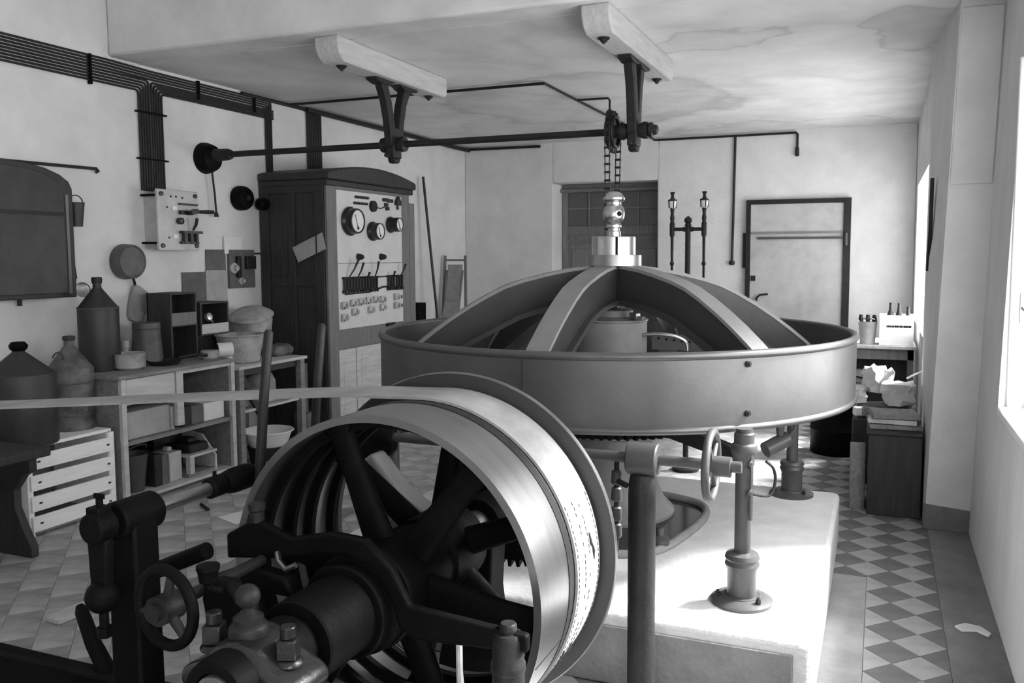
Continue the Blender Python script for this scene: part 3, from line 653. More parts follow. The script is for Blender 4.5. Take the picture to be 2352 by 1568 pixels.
b = MB(); b.lathe([(0.052, BYc-0.13), (0.078, BYc-0.13), (0.082, BYc-0.11), (0.082, BYc+0.11), (0.078, BYc+0.13), (0.052, BYc+0.13)], (BX, 0, PZ), (0, 1, 0), 40, closed_prof=True); b.build('shell', 'iron_black', t)

# handwheel on the near frame
t = thing('clutch_handwheel', 'dark iron handwheel low at the near frame beside the ball-topped bearing', 'handwheel', (-1.565, 1.50, 0.66))
hc = Vector((-1.565, 1.50, 0.765))
b = MB(); b.torus(hc, 0.092, 0.014, (0.10, 1, 0), n=44, k=12); b.build('rim', 'iron_black', t)
for k in range(3):
    a = radians(75+120*k); d = Vector((cos(a), -0.1*cos(a), sin(a))); b = MB(); b.tube([hc+d*0.02, hc+d*0.09], [0.013, 0.010], 10); b.build('spoke', 'iron_dark', t)
b = MB(); b.cyl(hc+Vector((0, -0.03, 0)), hc+Vector((0, 0.03, 0)), 0.036, n=20); b.cyl(hc+Vector((0, -0.045, 0)), hc+Vector((0, -0.03, 0)), 0.022, n=16); b.build('hub', 'iron_dark', t)
b = MB(); b.cyl(hc+Vector((0, 0.03, 0)), hc+Vector((0, 0.34, 0)), 0.016, n=12); b.build('spindle', 'iron_dark', t)

# clutch yoke with its two arms, stud on the aisle side, fork on the other
t = thing('clutch_yoke', 'black clutch yoke straddling the coupling sleeve with a grease cup', 'lever', (PXC, 1.85, 0.6))
b = MB(); b.prism([(-0.40, 0.16), (-0.30, 0.215), (-0.18, 0.175), (-0.05, 0.205), (0.06, 0.20), (0.14, 0.13), (0.19, 0.04), (0.24, 0.035), (0.52, 0.015), (0.52, -0.03), (0.20, -0.05), (0.155, -0.02), (0.145, 0.03), (0.09, 0.125), (0, 0.15), (-0.10, 0.14), (-0.20, 0.115), (-0.40, 0.09)], (PXC, 1.852, PZ), (1, 0, 0), (0, 0, 1), (0, 0.028, 0)); b.build('yoke_bar', 'iron_black', t, bevel=0.008, seg=3)
b = MB(); b.prism([(-0.42, 0.05), (-0.30, 0.10), (-0.16, 0.085), (-0.13, 0.03), (-0.28, 0.035), (-0.40, 0.0)], (PXC, 1.80, PZ), (1, 0, 0), (0, 0, 1), (0, 0.05, 0)); b.build('fork_end', 'iron_black', t, bevel=0.01)
b = MB(); b.lathe([(0.020, 0), (0.020, 0.03), (0.024, 0.034), (0.024, 0.05), (0.015, 0.055), (0.0, 0.056)], (PXC-0.30, 1.866, PZ+0.205), n=18); b.build('grease_cup', 'iron_dark', t)
b = MB(); b.tube([(PXC-0.22, 1.85, PZ+0.13), (PXC-0.20, 1.83, PZ+0.115), (PXC-0.17, 1.82, PZ+0.10), (PXC-0.14, 1.825, PZ+0.115)], 0.008, 8); b.build('oil_elbow', 'steel_worn', t)
for dx in (-0.36, -0.29):
    b = MB(); b.cyl((PXC+dx, 1.83, PZ-0.14), (PXC+dx, 1.83, PZ+0.04), 0.012, n=10); b.build('fork_rod', 'iron_grey', t)
sx, sy_ = -0.835, 1.865
t = thing('yoke_stud', 'dark round stud pillar with a stepped head inside the pulley rim', 'pillar', (sx, sy_, 0.0))
b = MB(); b.cyl((sx, sy_, 0.0), (sx, sy_, 0.57), 0.041, n=24); b.build('pillar', 'iron_dark', t)
b = MB(); b.lathe([(0.041, 0.57), (0.044, 0.575), (0.044, 0.59), (0.0395, 0.60), (0.0395, 0.655), (0.034, 0.668), (0.022, 0.67), (0.022, 0.688), (0.018, 0.694), (0.0, 0.695)], (sx, sy_, 0), n=28); b.build('stud_head', 'iron_dark', t)
b = MB(); b.tube([(-0.99, 1.90, 0.64), (-0.992, 1.905, 0.52), (-0.985, 1.90, 0.46), (-0.955, 1.90, 0.42), (-0.952, 1.90, 0.33)], [0.009, 0.009, 0.011, 0.013, 0.006], 8)
tag(b.build('knotted_cord', 'cloth_light'), 'pale knotted cord hanging under the clutch yoke', 'cord')

# ------------------------------------------------------------------ belt shifter: stand, rocking shaft, levers
SX, SZ = -1.89, 0.893
t = thing('belt_shifter', 'black belt shifter stand with a long rocking shaft beside the pulley', 'stand', (SX, 1.70, 0.0))
b = MB(); b.prism([(-0.13, 0), (0.13, 0), (0.10, 0.06), (0.055, 0.16), (0.05, 0.885), (-0.05, 0.885), (-0.055, 0.16), (-0.10, 0.06)], (SX, 1.665, 0), (1, 0, 0), (0, 0, 1), (0, 0.085, 0)); b.build('column', 'iron_black', t, bevel=0.008, seg=2)
b = MB(); b.lathe([(0.046, 1.645), (0.052, 1.652), (0.052, 1.775), (0.046, 1.782)], (SX, 0, SZ), (0, 1, 0), 32); b.build('bearing_sleeve', 'iron_black', t)
b = MB(); b.lathe([(0.036, 1.570), (0.042, 1.576), (0.042, 1.628), (0.036, 1.634)], (SX, 0, SZ), (0, 1, 0), 32); b.box(SX-0.022, SX+0.022, 1.580, 1.625, SZ+0.03, SZ+0.055); b.build('end_collar', 'iron_black', t, bevel=0.003)
b = MB(); b.cyl((SX, 1.605, SZ+0.05), (SX, 1.605, SZ+0.075), 0.009, n=10); b.box(SX-0.016, SX+0.016, 1.601, 1.609, SZ+0.075, SZ+0.088); b.build('thumb_screw', 'iron_black', t)
b = MB(); b.prism([(-0.034, -0.03), (0.034, -0.03), (0.028, -0.16), (-0.028, -0.16)], (SX, 1.588, SZ), (1, 0, 0), (0, 0, 1), (0, 0.03, 0)); b.build('link', 'iron_black', t, bevel=0.006)
b = MB(); b.ball((SX, 1.603, 0.705), 0.045, 20); b.cyl((SX, 1.603, 0.62), (SX, 1.603, 0.67), 0.012, n=10); b.cyl((SX, 1.603, 0.595), (SX, 1.603, 0.622), 0.02, n=6); b.build('ball_joint', 'iron_black', t)
b = MB(); b.cyl((SX, 1.63, SZ), (SX, 2.62, SZ), 0.0215, n=20); b.build('rocking_shaft', 'steel_worn', t)
b = MB(); b.lathe([(0.028, 1.99), (0.032, 1.995), (0.032, 2.045), (0.028, 2.05), (0.026, 2.06), (0.036, 2.075), (0.040, 2.10), (0.040, 2.16), (0.034, 2.18), (0.022, 2.185)], (SX, 0, SZ), (0, 1, 0), 28); b.cyl((SX, 2.02, SZ+0.03), (SX, 2.02, SZ+0.048), 0.006, n=8); b.build('lever_boss', 'iron_black', t)
b = MB(); b.lathe([(0.022, 2.43), (0.036, 2.44), (0.040, 2.47), (0.040, 2.53), (0.034, 2.55), (0.022, 2.56)], (SX, 0, SZ), (0, 1, 0), 28); b.build('lever_boss', 'iron_black', t)
def lever(y, x0, x1, z1):
    b = MB(); b.tube([(x0, y, SZ-0.05), (x0+(x1-x0)*0.5, y, (SZ+z1)/2), (x1, y, z1-0.01), (x1+0.0005, y, z1)], [0.0165, 0.0155, 0.0145, 0.008], 16); return b.build('lever', 'iron_dark', t)
lever(2.14, -1.825, -1.768, 1.372)
lever(2.50, -1.885, -1.832, 1.362)
b = MB(); b.cyl((-2.02, 1.80, 0.655), (-1.72, 1.80, 0.785), 0.024, n=18)
b.build('cross_rod', 'iron_black', t)
# oil cup and bracket between shifter and bearing
t = thing('oil_cup', 'black tapered oil cup on a bracket beside the near handwheel', 'oil cup', (-1.50, 1.56, 0.0))
b = MB(); b.lathe([(0.010, 0.800), (0.012, 0.812), (0.021, 0.818), (0.025, 0.845), (0.0275, 0.848), (0.0275, 0.858), (0.020, 0.859)], (-1.49, 1.56, 0), n=24); b.build('cup', 'iron_black', t)
b = MB(); b.prism([(-0.09, 0), (0.09, 0), (0.05, 0.10), (0.045, 0.70), (0.06, 0.76), (0.03, 0.80), (-0.03, 0.80), (-0.055, 0.75), (-0.045, 0.70), (-0.05, 0.10)], (-1.50, 1.60, 0), (1, 0, 0), (0, 0, 1), (0, 0.05, 0)); b.build('bracket', 'iron_black', t, bevel=0.01)
b = MB(); b.tube([(-1.49, 1.56, 0.80), (-1.49, 1.585, 0.785), (-1.49, 1.61, 0.78)], 0.011, 10); b.build('feed_pipe', 'iron_black', t)

# cast bed under the near bearing and shifter
t = thing('machine_bed', 'black cast machine bed across the bottom of the foreground', 'machine bed', (-1.9, 1.7, 0))
b = MB(); b.box(-2.85, -0.95, 1.86, 1.92, 0.0, 0.30); b.build('rail', 'iron_black', t, bevel=0.012)
b = MB(); b.box(-2.75, -0.95, 1.20, 1.27, 0.0, 0.24); b.build('rail', 'iron_black', t, bevel=0.012)
b = MB(); b.box(-2.45, -1.02, 1.27, 1.86, 0.03, 0.20); b.build('sole_plate', 'iron_black', t, bevel=0.01)
b = MB(); b.tube([(-2.22, 1.90, 0.27), (-2.33, 1.93, 0.36), (-2.41, 1.96, 0.44), (-2.425, 1.965, 0.455)], [0.028, 0.024, 0.021, 0.012], 12); b.build('hold_down_hook', 'iron_black', t)

# ------------------------------------------------------------------ regulating shaft with pillar and handwheel
RY, RZ = 2.80, 0.903
t = thing('regulating_shaft', 'dark regulating shaft on a round pillar beside the pulley with a bright-lit handwheel', 'shaft', (-0.74, RY, 0.0))
b = MB(); b.lathe([(0.10, 0), (0.10, 0.02), (0.06, 0.04), (0.0485, 0.07), (0.0475, 0.78), (0.046, 0.82), (0.040, 0.85), (0.020, 0.862)], (-0.745, RY, 0), n=36); b.build('pillar', 'iron_dark', t)
b = MB(); b.lathe([(0.050, -0.795), (0.056, -0.790), (0.056, -0.692), (0.050, -0.687)], (0, RY, RZ), (1, 0, 0), 36); b.build('bearing_sleeve', 'iron_grey', t)
b = MB(); b.cyl((-1.80, RY, RZ), (-0.41, RY, RZ), 0.0185, n=18); b.build('shaft', 'iron_grey', t)
b = MB(); b.lathe([(0.030, -1.82), (0.036, -1.81), (0.036, -1.74), (0.030, -1.73)], (0, RY, RZ), (1, 0, 0), 24); b.build('end_collar', 'iron_black', t)
b = MB(); b.prism([(-0.11, 0.0), (0.05, 0.03), (0.05, -0.05), (-0.02, -0.13), (-0.08, -0.13), (-0.11, -0.03)], (-1.775, RY-0.02, RZ), (1, 0, 0), (0, 0, 1), (0, 0.04, 0)); b.build('end_bracket', 'iron_black', t, bevel=0.006)
b = MB(); b.lathe([(0.012, 0.935), (0.018, 0.94), (0.021, 0.975), (0.024, 0.978), (0.024, 0.988), (0.016, 0.989)], (-1.868, RY, 0), n=20); b.cyl((-1.868, RY, 0.88), (-1.868, RY, 0.94), 0.009, n=10); b.build('oil_cup', 'iron_black', t)
hw = Vector((-0.508, RY, 0.900))
b = MB(); b.torus(hw, 0.112, 0.014, (1, 0, 0), n=48, k=12); whl = b.build('handwheel', 'iron_grey', t)
for k in range(4):
    a = radians(35+90*k); d = Vector((0, cos(a), sin(a))); b = MB(); b.tube([hw+d*0.02, hw+d*0.11], [0.011, 0.008], 10); b.build('spoke', 'iron_grey', whl)
b = MB(); b.cyl(hw+Vector((-0.005, 0, 0)), hw+Vector((0.065, 0, 0)), 0.034, n=24); b.cyl(hw+Vector((0.065, 0, 0)), hw+Vector((0.10, 0, 0)), 0.017, n=14); b.build('handwheel_hub', 'iron_grey', whl)
b = MB()
for z in (0.80, 0.74, 0.67, 0.61): b.lathe([(0.016, 0), (0.020, 0.006), (0.018, 0.045), (0.013, 0.05)], (-0.842, RY+0.02, z), n=14)
b.build('worm_screw', 'iron_grey', t)
b = MB(); b.cyl((-0.842, RY+0.02, 0.56), (-0.842, RY+0.02, 0.885), 0.009, n=10); b.cyl((-0.842, RY+0.015, 0.815), (-0.795, RY-0.02, 0.81), 0.010, n=10); b.build('worm_spindle', 'iron_dark', t)

# small pivoting oil pump between the two aisle-side posts
t = thing('hand_oil_pump', 'small grey hand oil pump angled between the two aisle-side posts', 'oil pump', (-0.40, 4.0, 0.27))
b = MB(); b.cyl((-0.475, 3.98, 0.70), (-0.385, 4.06, 0.745), 0.036, n=22); b.build('barrel', 'iron_grey', t)
b = MB(); b.tube([(-0.415, 4.03, 0.755), (-0.415, 4.03, 0.80), (-0.413, 4.03, 0.87), (-0.413, 4.03, 0.92)], [0.014, 0.020, 0.019, 0.012], 14); b.build('grip', 'iron_grey', t)
b = MB(); b.tube(spl([(-0.39, 4.055, 0.742), (-0.37, 4.25, 0.76), (-0.40, 4.60, 0.76), (-0.425, 4.80, 0.755)]), 0.008, 8); b.build('stem', 'iron_grey', t)
b = MB(); b.tube(spl([(-0.43, 4.78, 0.72), (-0.46, 4.74, 0.74), (-0.475, 4.73, 0.79), (-0.465, 4.74, 0.83), (-0.44, 4.77, 0.84)]), 0.008, 8); b.build('hose_loop', 'iron_dark', t)

# ------------------------------------------------------------------ overhead: timber beams, hangers, line shaft, sprocket and chain
def timber(name, xc, y0, y1, w, h, label):
    z0 = ZC-h; P = [(y0, ZC), (y0+0.01, ZC-h*0.45), (y0+0.03, ZC-h*0.72), (y0+0.075, ZC-h*0.98), (y0+0.10, z0), (y1-0.03, z0), (y1, z0+0.03), (y1, ZC)]
    t = thing(name, label, 'beam', (xc, (y0+y1)/2, z0), 'timber beams bolted under the ceiling'); t['kind'] = 'thing'
    b = MB(); b.prism(P, (xc-w/2, 0, 0), (0, 1, 0), (0, 0, 1), (w, 0, 0)); b.build('timber', 'beam_wood', t, bevel=0.012, seg=2)
    for y in (y0+0.17, y1-0.14):
        b = MB(); b.lathe([(0.035, 0), (0.035, 0.008), (0.0, 0.008)], (xc, y, z0-0.008), n=16); bolt(b, (xc, y, z0-0.006), (0, 0, -1), 0.022, 0.016); b.build('bolt', 'iron_dark', t)
    return t
SHY, SHZ = 5.465, 2.407
timber('ceiling_timber', -3.335, 4.66, 6.13, 0.185, 0.155, 'whitewashed timber beam whose iron hanger sits mid shaft, over the cabinet side')
timber('ceiling_timber', -1.525, 4.64, 6.20, 0.175, 0.150, 'whitewashed timber beam above the chain sprocket')
def hanger(xc, ztop, label, spread):
    t = thing('shaft_hanger', label, 'bracket', (xc, SHY, SHZ-0.14), 'cast iron hangers for the line shaft')
    for s in (-1, 1):
        pts = [(SHY+s*spread, ztop), (SHY+s*(spread*0.88), ztop-0.05), (SHY+s*spread*0.62, ztop-0.14), (SHY+s*spread*0.42, ztop-0.26), (SHY+s*spread*0.28, SHZ+0.05), (SHY+s*0.035, SHZ-0.02)]
        b = MB(); secs = []
        for (y, z), w in zip(pts, (0.050, 0.042, 0.036, 0.034, 0.036, 0.036)):
            secs.append([(xc-0.032, y-w, z), (xc+0.032, y-w, z), (xc+0.032, y+w, z), (xc-0.032, y+w, z)])
        b.sweep(secs); b.build('leg', 'iron_dark', t, bevel=0.008)
        b = MB(); b.prism([(-0.14, 0), (0.12, 0), (0.11, -0.02), (0.04, -0.035), (-0.06, -0.03)], (xc-0.045, SHY+s*spread, ztop), (0, s, 0), (0, 0, 1), (0.09, 0, 0)); b.build('foot_plate', 'iron_dark', t, bevel=0.004)
    b = MB(); b.box(xc-0.034, xc+0.034, SHY-0.055, SHY+0.055, SHZ-0.10, SHZ+0.12); b.prism([(-0.05, -0.10), (0.05, -0.10), (0.028, -0.135), (-0.028, -0.135)], (xc-0.03, SHY, SHZ), (0, 1, 0), (0, 0, 1), (0.06, 0, 0)); b.build('yoke', 'iron_dark', t, bevel=0.01)
    b = MB(); b.lathe([(0.03, xc-0.10), (0.052, xc-0.095), (0.056, xc-0.07), (0.044, xc-0.04), (0.044, xc+0.04), (0.056, xc+0.07), (0.052, xc+0.095), (0.03, xc+0.10)], (0, SHY, SHZ), (1, 0, 0), 28); b.build('bearing', 'iron_dark', t)
    for z in (SHZ+0.085, SHZ-0.085):
        b = MB(); b.cyl((xc, SHY-0.055, z), (xc, SHY-0.10, z), 0.008, n=8); b.cyl((xc, SHY-0.10, z), (xc, SHY-0.112, z), 0.016, n=6); b.build('set_screw', 'iron_dark', t)
    return t
hanger(-3.335, ZC-0.158, 'forked iron hanger under the timber beam near the cabinet', 0.165)
hanger(-1.525, ZC-0.153, 'iron hanger beside the chain sprocket at the end of the line shaft', 0.115)
t = thing('line_shaft', 'long dark overhead line shaft running from the wall box to the sprocket', 'shaft', (-3.2, SHY, SHZ-0.03))
b = MB(); b.cyl((-5.08, SHY, SHZ), (-1.385, SHY, SHZ), 0.0235, n=20); b.build('shaft', 'iron_dark', t)
b = MB(); b.lathe([(0.036, -1.425), (0.048, -1.42), (0.048, -1.40), (0.034, -1.395), (0.030, -1.37), (0.02, -1.365)], (0, SHY, SHZ), (1, 0, 0), 24); b.build('end_collar', 'iron_dark', t)
b = MB(); b.lathe([(0.05, -4.99), (0.046, -4.86), (0.036, -4.83), (0.024, -4.825)], (0, SHY, SHZ), (1, 0, 0), 24); b.build('wall_sleeve', 'iron_dark', t)
b = MB(); b.lathe([(0.125, -5.10), (0.12, -5.06), (0.10, -5.01), (0.05, -4.985), (0.0, -4.985)], (0, SHY, SHZ-0.02), (1, 0, 0), 28); b.build('wall_rosette', 'iron_black', t)
b = MB(); b.tube([(-5.05, SHY+0.02, 2.30), (-5.05, SHY+0.045, 2.1), (-5.05, SHY+0.055, 1.95)], 0.008, 8); b.cyl((-5.05, SHY+0.055, 1.92), (-5.05, SHY+0.055, 1.955), 0.02, 0.014, n=12); b.build('pull_rod', 'iron_dark', t)
b = MB()
SPX, SPR = -1.668, 0.128
sp = thing('chain_sprocket', 'dark spoked chain sprocket on the end of the overhead line shaft', 'sprocket', (SPX, SHY, SHZ-0.14))
pts = []
for k in range(18):
    for da, rr in ((-0.32, SPR-0.012), (-0.14, SPR+0.010), (0.14, SPR+0.010), (0.32, SPR-0.012)):
        a = 2*pi*(k+da)/18; pts.append((rr*cos(a), rr*sin(a)))
b.prism(pts, (SPX-0.010, SHY, SHZ), (0, 1, 0), (0, 0, 1), (0.020, 0, 0)); b.build('toothed_wheel', 'iron_dark', sp, smooth=20)
b = MB(); b.torus((SPX+0.02, SHY, SHZ), 0.098, 0.012, (1, 0, 0), n=36, k=8); b.torus((SPX-0.02, SHY, SHZ), 0.098, 0.012, (1, 0, 0), n=36, k=8); b.build('side_rim', 'iron_dark', sp)
b = MB(); b.cyl((SPX-0.05, SHY, SHZ), (SPX+0.05, SHY, SHZ), 0.042, n=20); bolt(b, (SPX-0.035, SHY, SHZ+0.04), (0, 0, 1), 0.009, 0.01); b.build('boss', 'iron_dark', sp)
# ladder chain: one thing, links joined per strand
ch = thing('ladder_chain', 'open ladder-link drive chain hanging from the overhead sprocket', 'chain', (SPX, SHY, 0.6))
def strand(y0, z0, y1, z1, parent):
    p0 = Vector((SPX, y0, z0)); p1 = Vector((SPX, y1, z1)); n = int((p1-p0).length/0.052); d = (p1-p0)/n
    for i in range(n):
        a = p0+d*i; c = a+d
        b = MB()
        for s in (-1, 1): b.tube([a+Vector((s*0.017, 0, 0)), c+Vector((s*0.014, 0, 0))], 0.0038, 6)
        b.tube([a+Vector((-0.020, 0, 0)), a+Vector((0.020, 0, 0))], 0.0075, 8)
        b.build('link', 'iron_dark', parent)
strand(SHY-SPR, SHZ-0.01, SHY-SPR+0.045, 0.62, ch); strand(SHY+SPR, SHZ-0.01, SHY+SPR-0.11, 0.62, ch)
b = MB()
n = 10
for i in range(n):
    a0_, a1_ = pi*i/n, pi*(i+1)/n
    for s in (-1, 1): b.tube([(SPX+s*0.017, SHY-SPR*cos(a0_), SHZ+SPR*sin(a0_)), (SPX+s*0.014, SHY-SPR*cos(a1_), SHZ+SPR*sin(a1_))], 0.0038, 6)
    b.tube([(SPX-0.02, SHY-SPR*cos(a0_), SHZ+SPR*sin(a0_)), (SPX+0.02, SHY-SPR*cos(a0_), SHZ+SPR*sin(a0_))], 0.0075, 8)
b.build('top_links', 'iron_dark', ch)
# governor box below, driven by the chain (behind the flywheel)
t = thing('governor_base', 'dark governor column behind the flywheel where the chain ends', 'governor', (SPX, SHY, 0))
b = MB(); b.lathe([(0.16, 0), (0.16, 0.04), (0.10, 0.08), (0.075, 0.2), (0.07, 0.48), (0.09, 0.52)], (SPX, SHY+0.0, 0), n=28); b.build('column', 'iron_dark', t)
b = MB(); b.lathe([(0.105, -0.02), (0.105, 0.02)], (SPX, SHY, 0.62), (1, 0, 0), 28); b.build('lower_sprocket', 'iron_dark', t)

# conduit on ceiling and back wall
def pipe(path, r=0.011, n=8): return MB().tube(path, r, n)
t = thing('ceiling_conduit', 'thin dark conduit crossing the ceiling in a bent line to the back wall', 'conduit', (-3.0, 7.5, 2.97))
pipe([(-5.08, 6.52, 2.978), (-2.56, 6.50, 2.978), (-2.565, 7.32, 2.978), (-2.57, 10.06, 2.978)], 0.012).build('main_run', 'iron_dark', t)
pipe([(-2.565, 7.30, 2.978), (-2.28, 7.32, 2.978), (-2.265, 7.32, 2.96), (-2.265, 7.32, 2.86)], 0.010).build('branch', 'iron_dark', t)
b = MB(); b.lathe([(0.014, 2.80), (0.032, 2.81), (0.036, 2.85), (0.020, 2.875), (0.012, 2.88)], (-2.265, 7.32, 0), n=16); b.build('lamp_holder', 'iron_dark', t)
b = MB(); b.lathe([(0.0, 2.705), (0.022, 2.715), (0.030, 2.745), (0.026, 2.78), (0.014, 2.81)], (-2.265, 7.32, 0), n=16); b.build('bulb', 'glass_dirty', t)
t = thing('wall_conduit', 'thin dark conduit along the top of the back wall with two drops', 'conduit', (-1.7, YB-0.02, 1.5))
pipe([(-2.57, YB-0.02, 2.97), (-2.55, YB-0.02, 2.965), (-1.62, YB-0.02, 2.965), (-0.93, YB-0.02, 2.965), (-0.915, YB-0.02, 2.95), (-0.915, YB-0.02, 2.81)], 0.013).build('top_run', 'iron_dark', t)
b = pipe([(-1.605, YB-0.02, 2.96), (-1.612, YB-0.02, 2.2), (-1.622, YB-0.02, 1.53)], 0.014); b.lathe([(0.016, 1.48), (0.034, 1.49), (0.034, 1.525), (0.016, 1.535)], (-1.622, YB-0.025, 0), n=14); b.build('drop', 'iron_dark', t)
b = MB(); b.lathe([(0.012, 2.70), (0.024, 2.71), (0.022, 2.79), (0.014, 2.81)], (-0.915, YB-0.03, 0), n=14); b.build('end_fitting', 'iron_dark', t)
t = thing('corner_conduit', 'thick dark pipe running along the ceiling corner to the back wall', 'conduit', (XL+0.02, 8, 2.9))
pipe([(XL+0.02, 5.9, 2.975), (XL+0.02, 10.0, 2.975), (XL+0.06, YB-0.02, 2.97), (-4.03, YB-0.02, 2.965)], [0.018, 0.018, 0.018, 0.018]).build('corner_run', 'iron_dark', t)
pipe([(XL+0.045, 6.75, 2.968), (XL+0.045, 9.9, 2.962), (XL+0.09, YB-0.04, 2.955)], 0.024).build('second_run', 'iron_dark', t)

# conduit bundles on the wall behind the bench
t = thing('conduit_bundle', 'bundle of dark parallel cable conduits along the wall dropping to the marble board', 'conduit', (XL+0.02, 4.5, 2.1))
rp = 0.0082
def bend(p0, corner, p1, r=0.03, n=5):
    """straight run p0 -> corner -> p1 with a rounded corner"""
    c = Vector(corner); a = (Vector(p0)-c).normalized()*r; b_ = (Vector(p1)-c).normalized()*r
    out = [Vector(p0)]
    for i in range(n+1):
        u = i/n; out.append((c+a)*(1-u)**2 + c*2*u*(1-u) + (c+b_)*u*u)
    return out+[Vector(p1)]
for i in range(9):
    z = 2.812+i*0.0205; x = XL+0.014
    if i < 5:
        yd = 4.812+i*0.0235
        pipe(bend((x, YF+0.05, z), (x, yd, z), (x, yd, 2.085)), rp).build('pipe', 'iron_dark', t)
    else:
        yd = 6.20+(i-5)*0.024; z2 = 2.908+(i-5)*0.0195
        P = bend((x, 4.95, z2), (x, yd, z2), (x, yd, 1.6))
        pipe([(x, YF+0.05, z), (x, 4.55, z), (x, 4.75, z*0.5+z2*0.5)]+P, rp).build('pipe', 'iron_dark', t)
for i in range(5):
    yd = 4.93+i*0.0235; x = XL+0.015; z2 = 2.886-i*0.0175
    pipe(bend((x, 6.30, z2), (x, yd, z2), (x, yd, 2.095)), rp).build('pipe', 'iron_dark', t)
for y0, y1, z in ((4.78, 5.06, 2.66), (4.78, 5.06, 2.32)): MB().box(XL+0.002, XL+0.032, y0, y1, z-0.006, z+0.006).build('clip', 'iron_black', t)
for y in (2.6, 4.40, 5.40, 6.05): MB().box(XL+0.002, XL+0.032, y-0.008, y+0.008, 2.78 if y < 5 else 2.84, 2.985).build('clip', 'iron_black', t)
t = thing('conduit_riser', 'thick group of dark conduits rising from the cabinet top to the ceiling', 'conduit', (XL+0.03, 6.9, 2.3))
for i in range(8):
    pipe([(XL+0.02, 6.79+i*0.0275, 2.2), (XL+0.02, 6.79+i*0.0275, 2.985)], 0.0125).build('pipe', 'iron_dark', t)

# ------------------------------------------------------------------ switchboard cabinet
CX0, CX1, CY0, CY1 = XL+0.01, -4.39, 6.10, 7.46
cab = thing('switch_cabinet', 'tall dark wooden switchboard cabinet with an arched top and marble panel', 'cabinet', (-4.75, 6.8, 0))
b = MB(); b.box(CX0, CX1-0.03, CY0, CY0+0.03, 0, 2.27); b.box(CX0, CX1-0.03, CY1-0.03, CY1, 0, 2.27); b.box(CX0, CX0+0.02, CY0, CY1, 0, 2.27); b.build('carcass', 'wood_dark', cab)
for x0, x1 in ((CX0+0.0, CX0+0.09), (CX1-0.13, CX1-0.03), (CX0+0.30, CX0+0.37)):
    MB().box(x0, x1, CY0-0.014, CY0, 0.0, 2.26).build('side_stile', 'wood_dark', cab, bevel=0.003)
for z0, z1 in ((2.14, 2.26), (1.34, 1.42), (0.0, 0.14)):
    MB().box(CX0+0.09, CX1-0.13, CY0-0.012, CY0, z0, z1).build('side_rail', 'wood_dark', cab, bevel=0.003)
NA = 16
top = [(CY0-0.03+(CY1-CY0+0.10)*i/NA, 2.285+0.085*(1-((i-NA/2)/(NA/2))**2)+0.03) for i in range(NA+1)]
pl = [(CY0-0.03, 2.25)] + top + [(CY1+0.07, 2.25)]
b = MB(); b.prism(pl, (CX0, 0, 0), (0, 1, 0), (0, 0, 1), (CX1-CX0+0.045, 0, 0)); b.build('cornice', 'wood_dark', cab, bevel=0.015, seg=3)
MB().box(CX0, CX1+0.02, CY0-0.02, CY1+0.05, 2.20, 2.25).build('cornice_mould', 'wood_dark', cab, bevel=0.01)
FX = CX1
for y0, y1 in ((CY0, CY0+0.135), (CY1-0.155, CY1)): MB().box(FX-0.03, FX, y0, y1, 0, 2.20).build('front_post', 'wood_mid', cab, bevel=0.006)
MB().box(FX-0.03, FX, CY0+0.135, CY1-0.155, 2.17, 2.20).build('front_head', 'wood_mid', cab)
MB().box(FX-0.03, FX-0.004, CY0+0.135, CY1-0.155, 0.78, 0.955).build('front_rail', 'wood_mid', cab)
for y0, y1 in ((CY0+0.135, 6.50), (6.51, CY1-0.155)):
    dr = MB().box(FX-0.03, FX-0.008, y0, y1, 0.05, 0.775).build('lower_door', 'wood_light', cab, bevel=0.004)
    MB().box(FX-0.012, FX-0.004, y0+0.07, y1-0.06, 0.13, 0.70).build('raised_panel', 'wood_light', dr, bevel=0.006)
MB().box(FX-0.02, FX+0.0, CY1, CY1+0.10, 0, 2.12).build('side_board', 'wood_mid', cab)
b = MB(); b.box(FX+0.005, FX+0.035, 7.00, 7.11, 0.68, 0.96); b.build('card_pouch', 'iron_dark', cab)
PY0, PY1 = 6.235, 7.305
pn = MB().box(FX-0.02, FX+0.004, PY0, PY1, 1.535, 2.17).build('marble_panel', 'marble_white', cab, bevel=0.003)
pn2 = MB().box(FX-0.02, FX+0.006, PY0, PY1, 0.955, 1.532).build('marble_panel', 'marble_white', cab, bevel=0.003)
def meter(y, z, r, dep, name='meter'):
    m = MB(); m.lathe([(r*1.12, FX+0.004), (r*1.15, FX+0.02), (r*1.05, FX+0.035), (r, FX+0.04), (r, FX+dep), (r*0.97, FX+dep+0.012), (r*0.86, FX+dep+0.014), (r*0.84, FX+dep+0.004), (0, FX+dep+0.004)], (0, y, z), (1, 0, 0), 36)
    o = m.build(name, 'bakelite', pn)
    d = MB(); d.lathe([(r*0.84, FX+dep+0.005), (r*0.84, FX+dep+0.0065), (0.0, FX+dep+0.0066)], (0, y, z), (1, 0, 0), 36); d.obox((FX+dep+0.008, y, z-r*0.62), (0.004, r*0.32, r*0.34), Matrix.Identity(3)); d.build('dial', 'dial', o)
    d = MB(); d.tube([(FX+dep+0.009, y, z-r*0.5), (FX+dep+0.009, y-r*0.35, z+r*0.5)], 0.003, 5); d.lathe([(r*0.16, FX+dep+0.008), (r*0.14, FX+dep+0.013)], (0, y, z-r*0.55), (1, 0, 0), 12); d.build('needle', 'bakelite', o)
meter(6.42, 1.905, 0.112, 0.085); meter(6.78, 1.825, 0.078, 0.085); meter(7.09, 1.895, 0.068, 0.105)
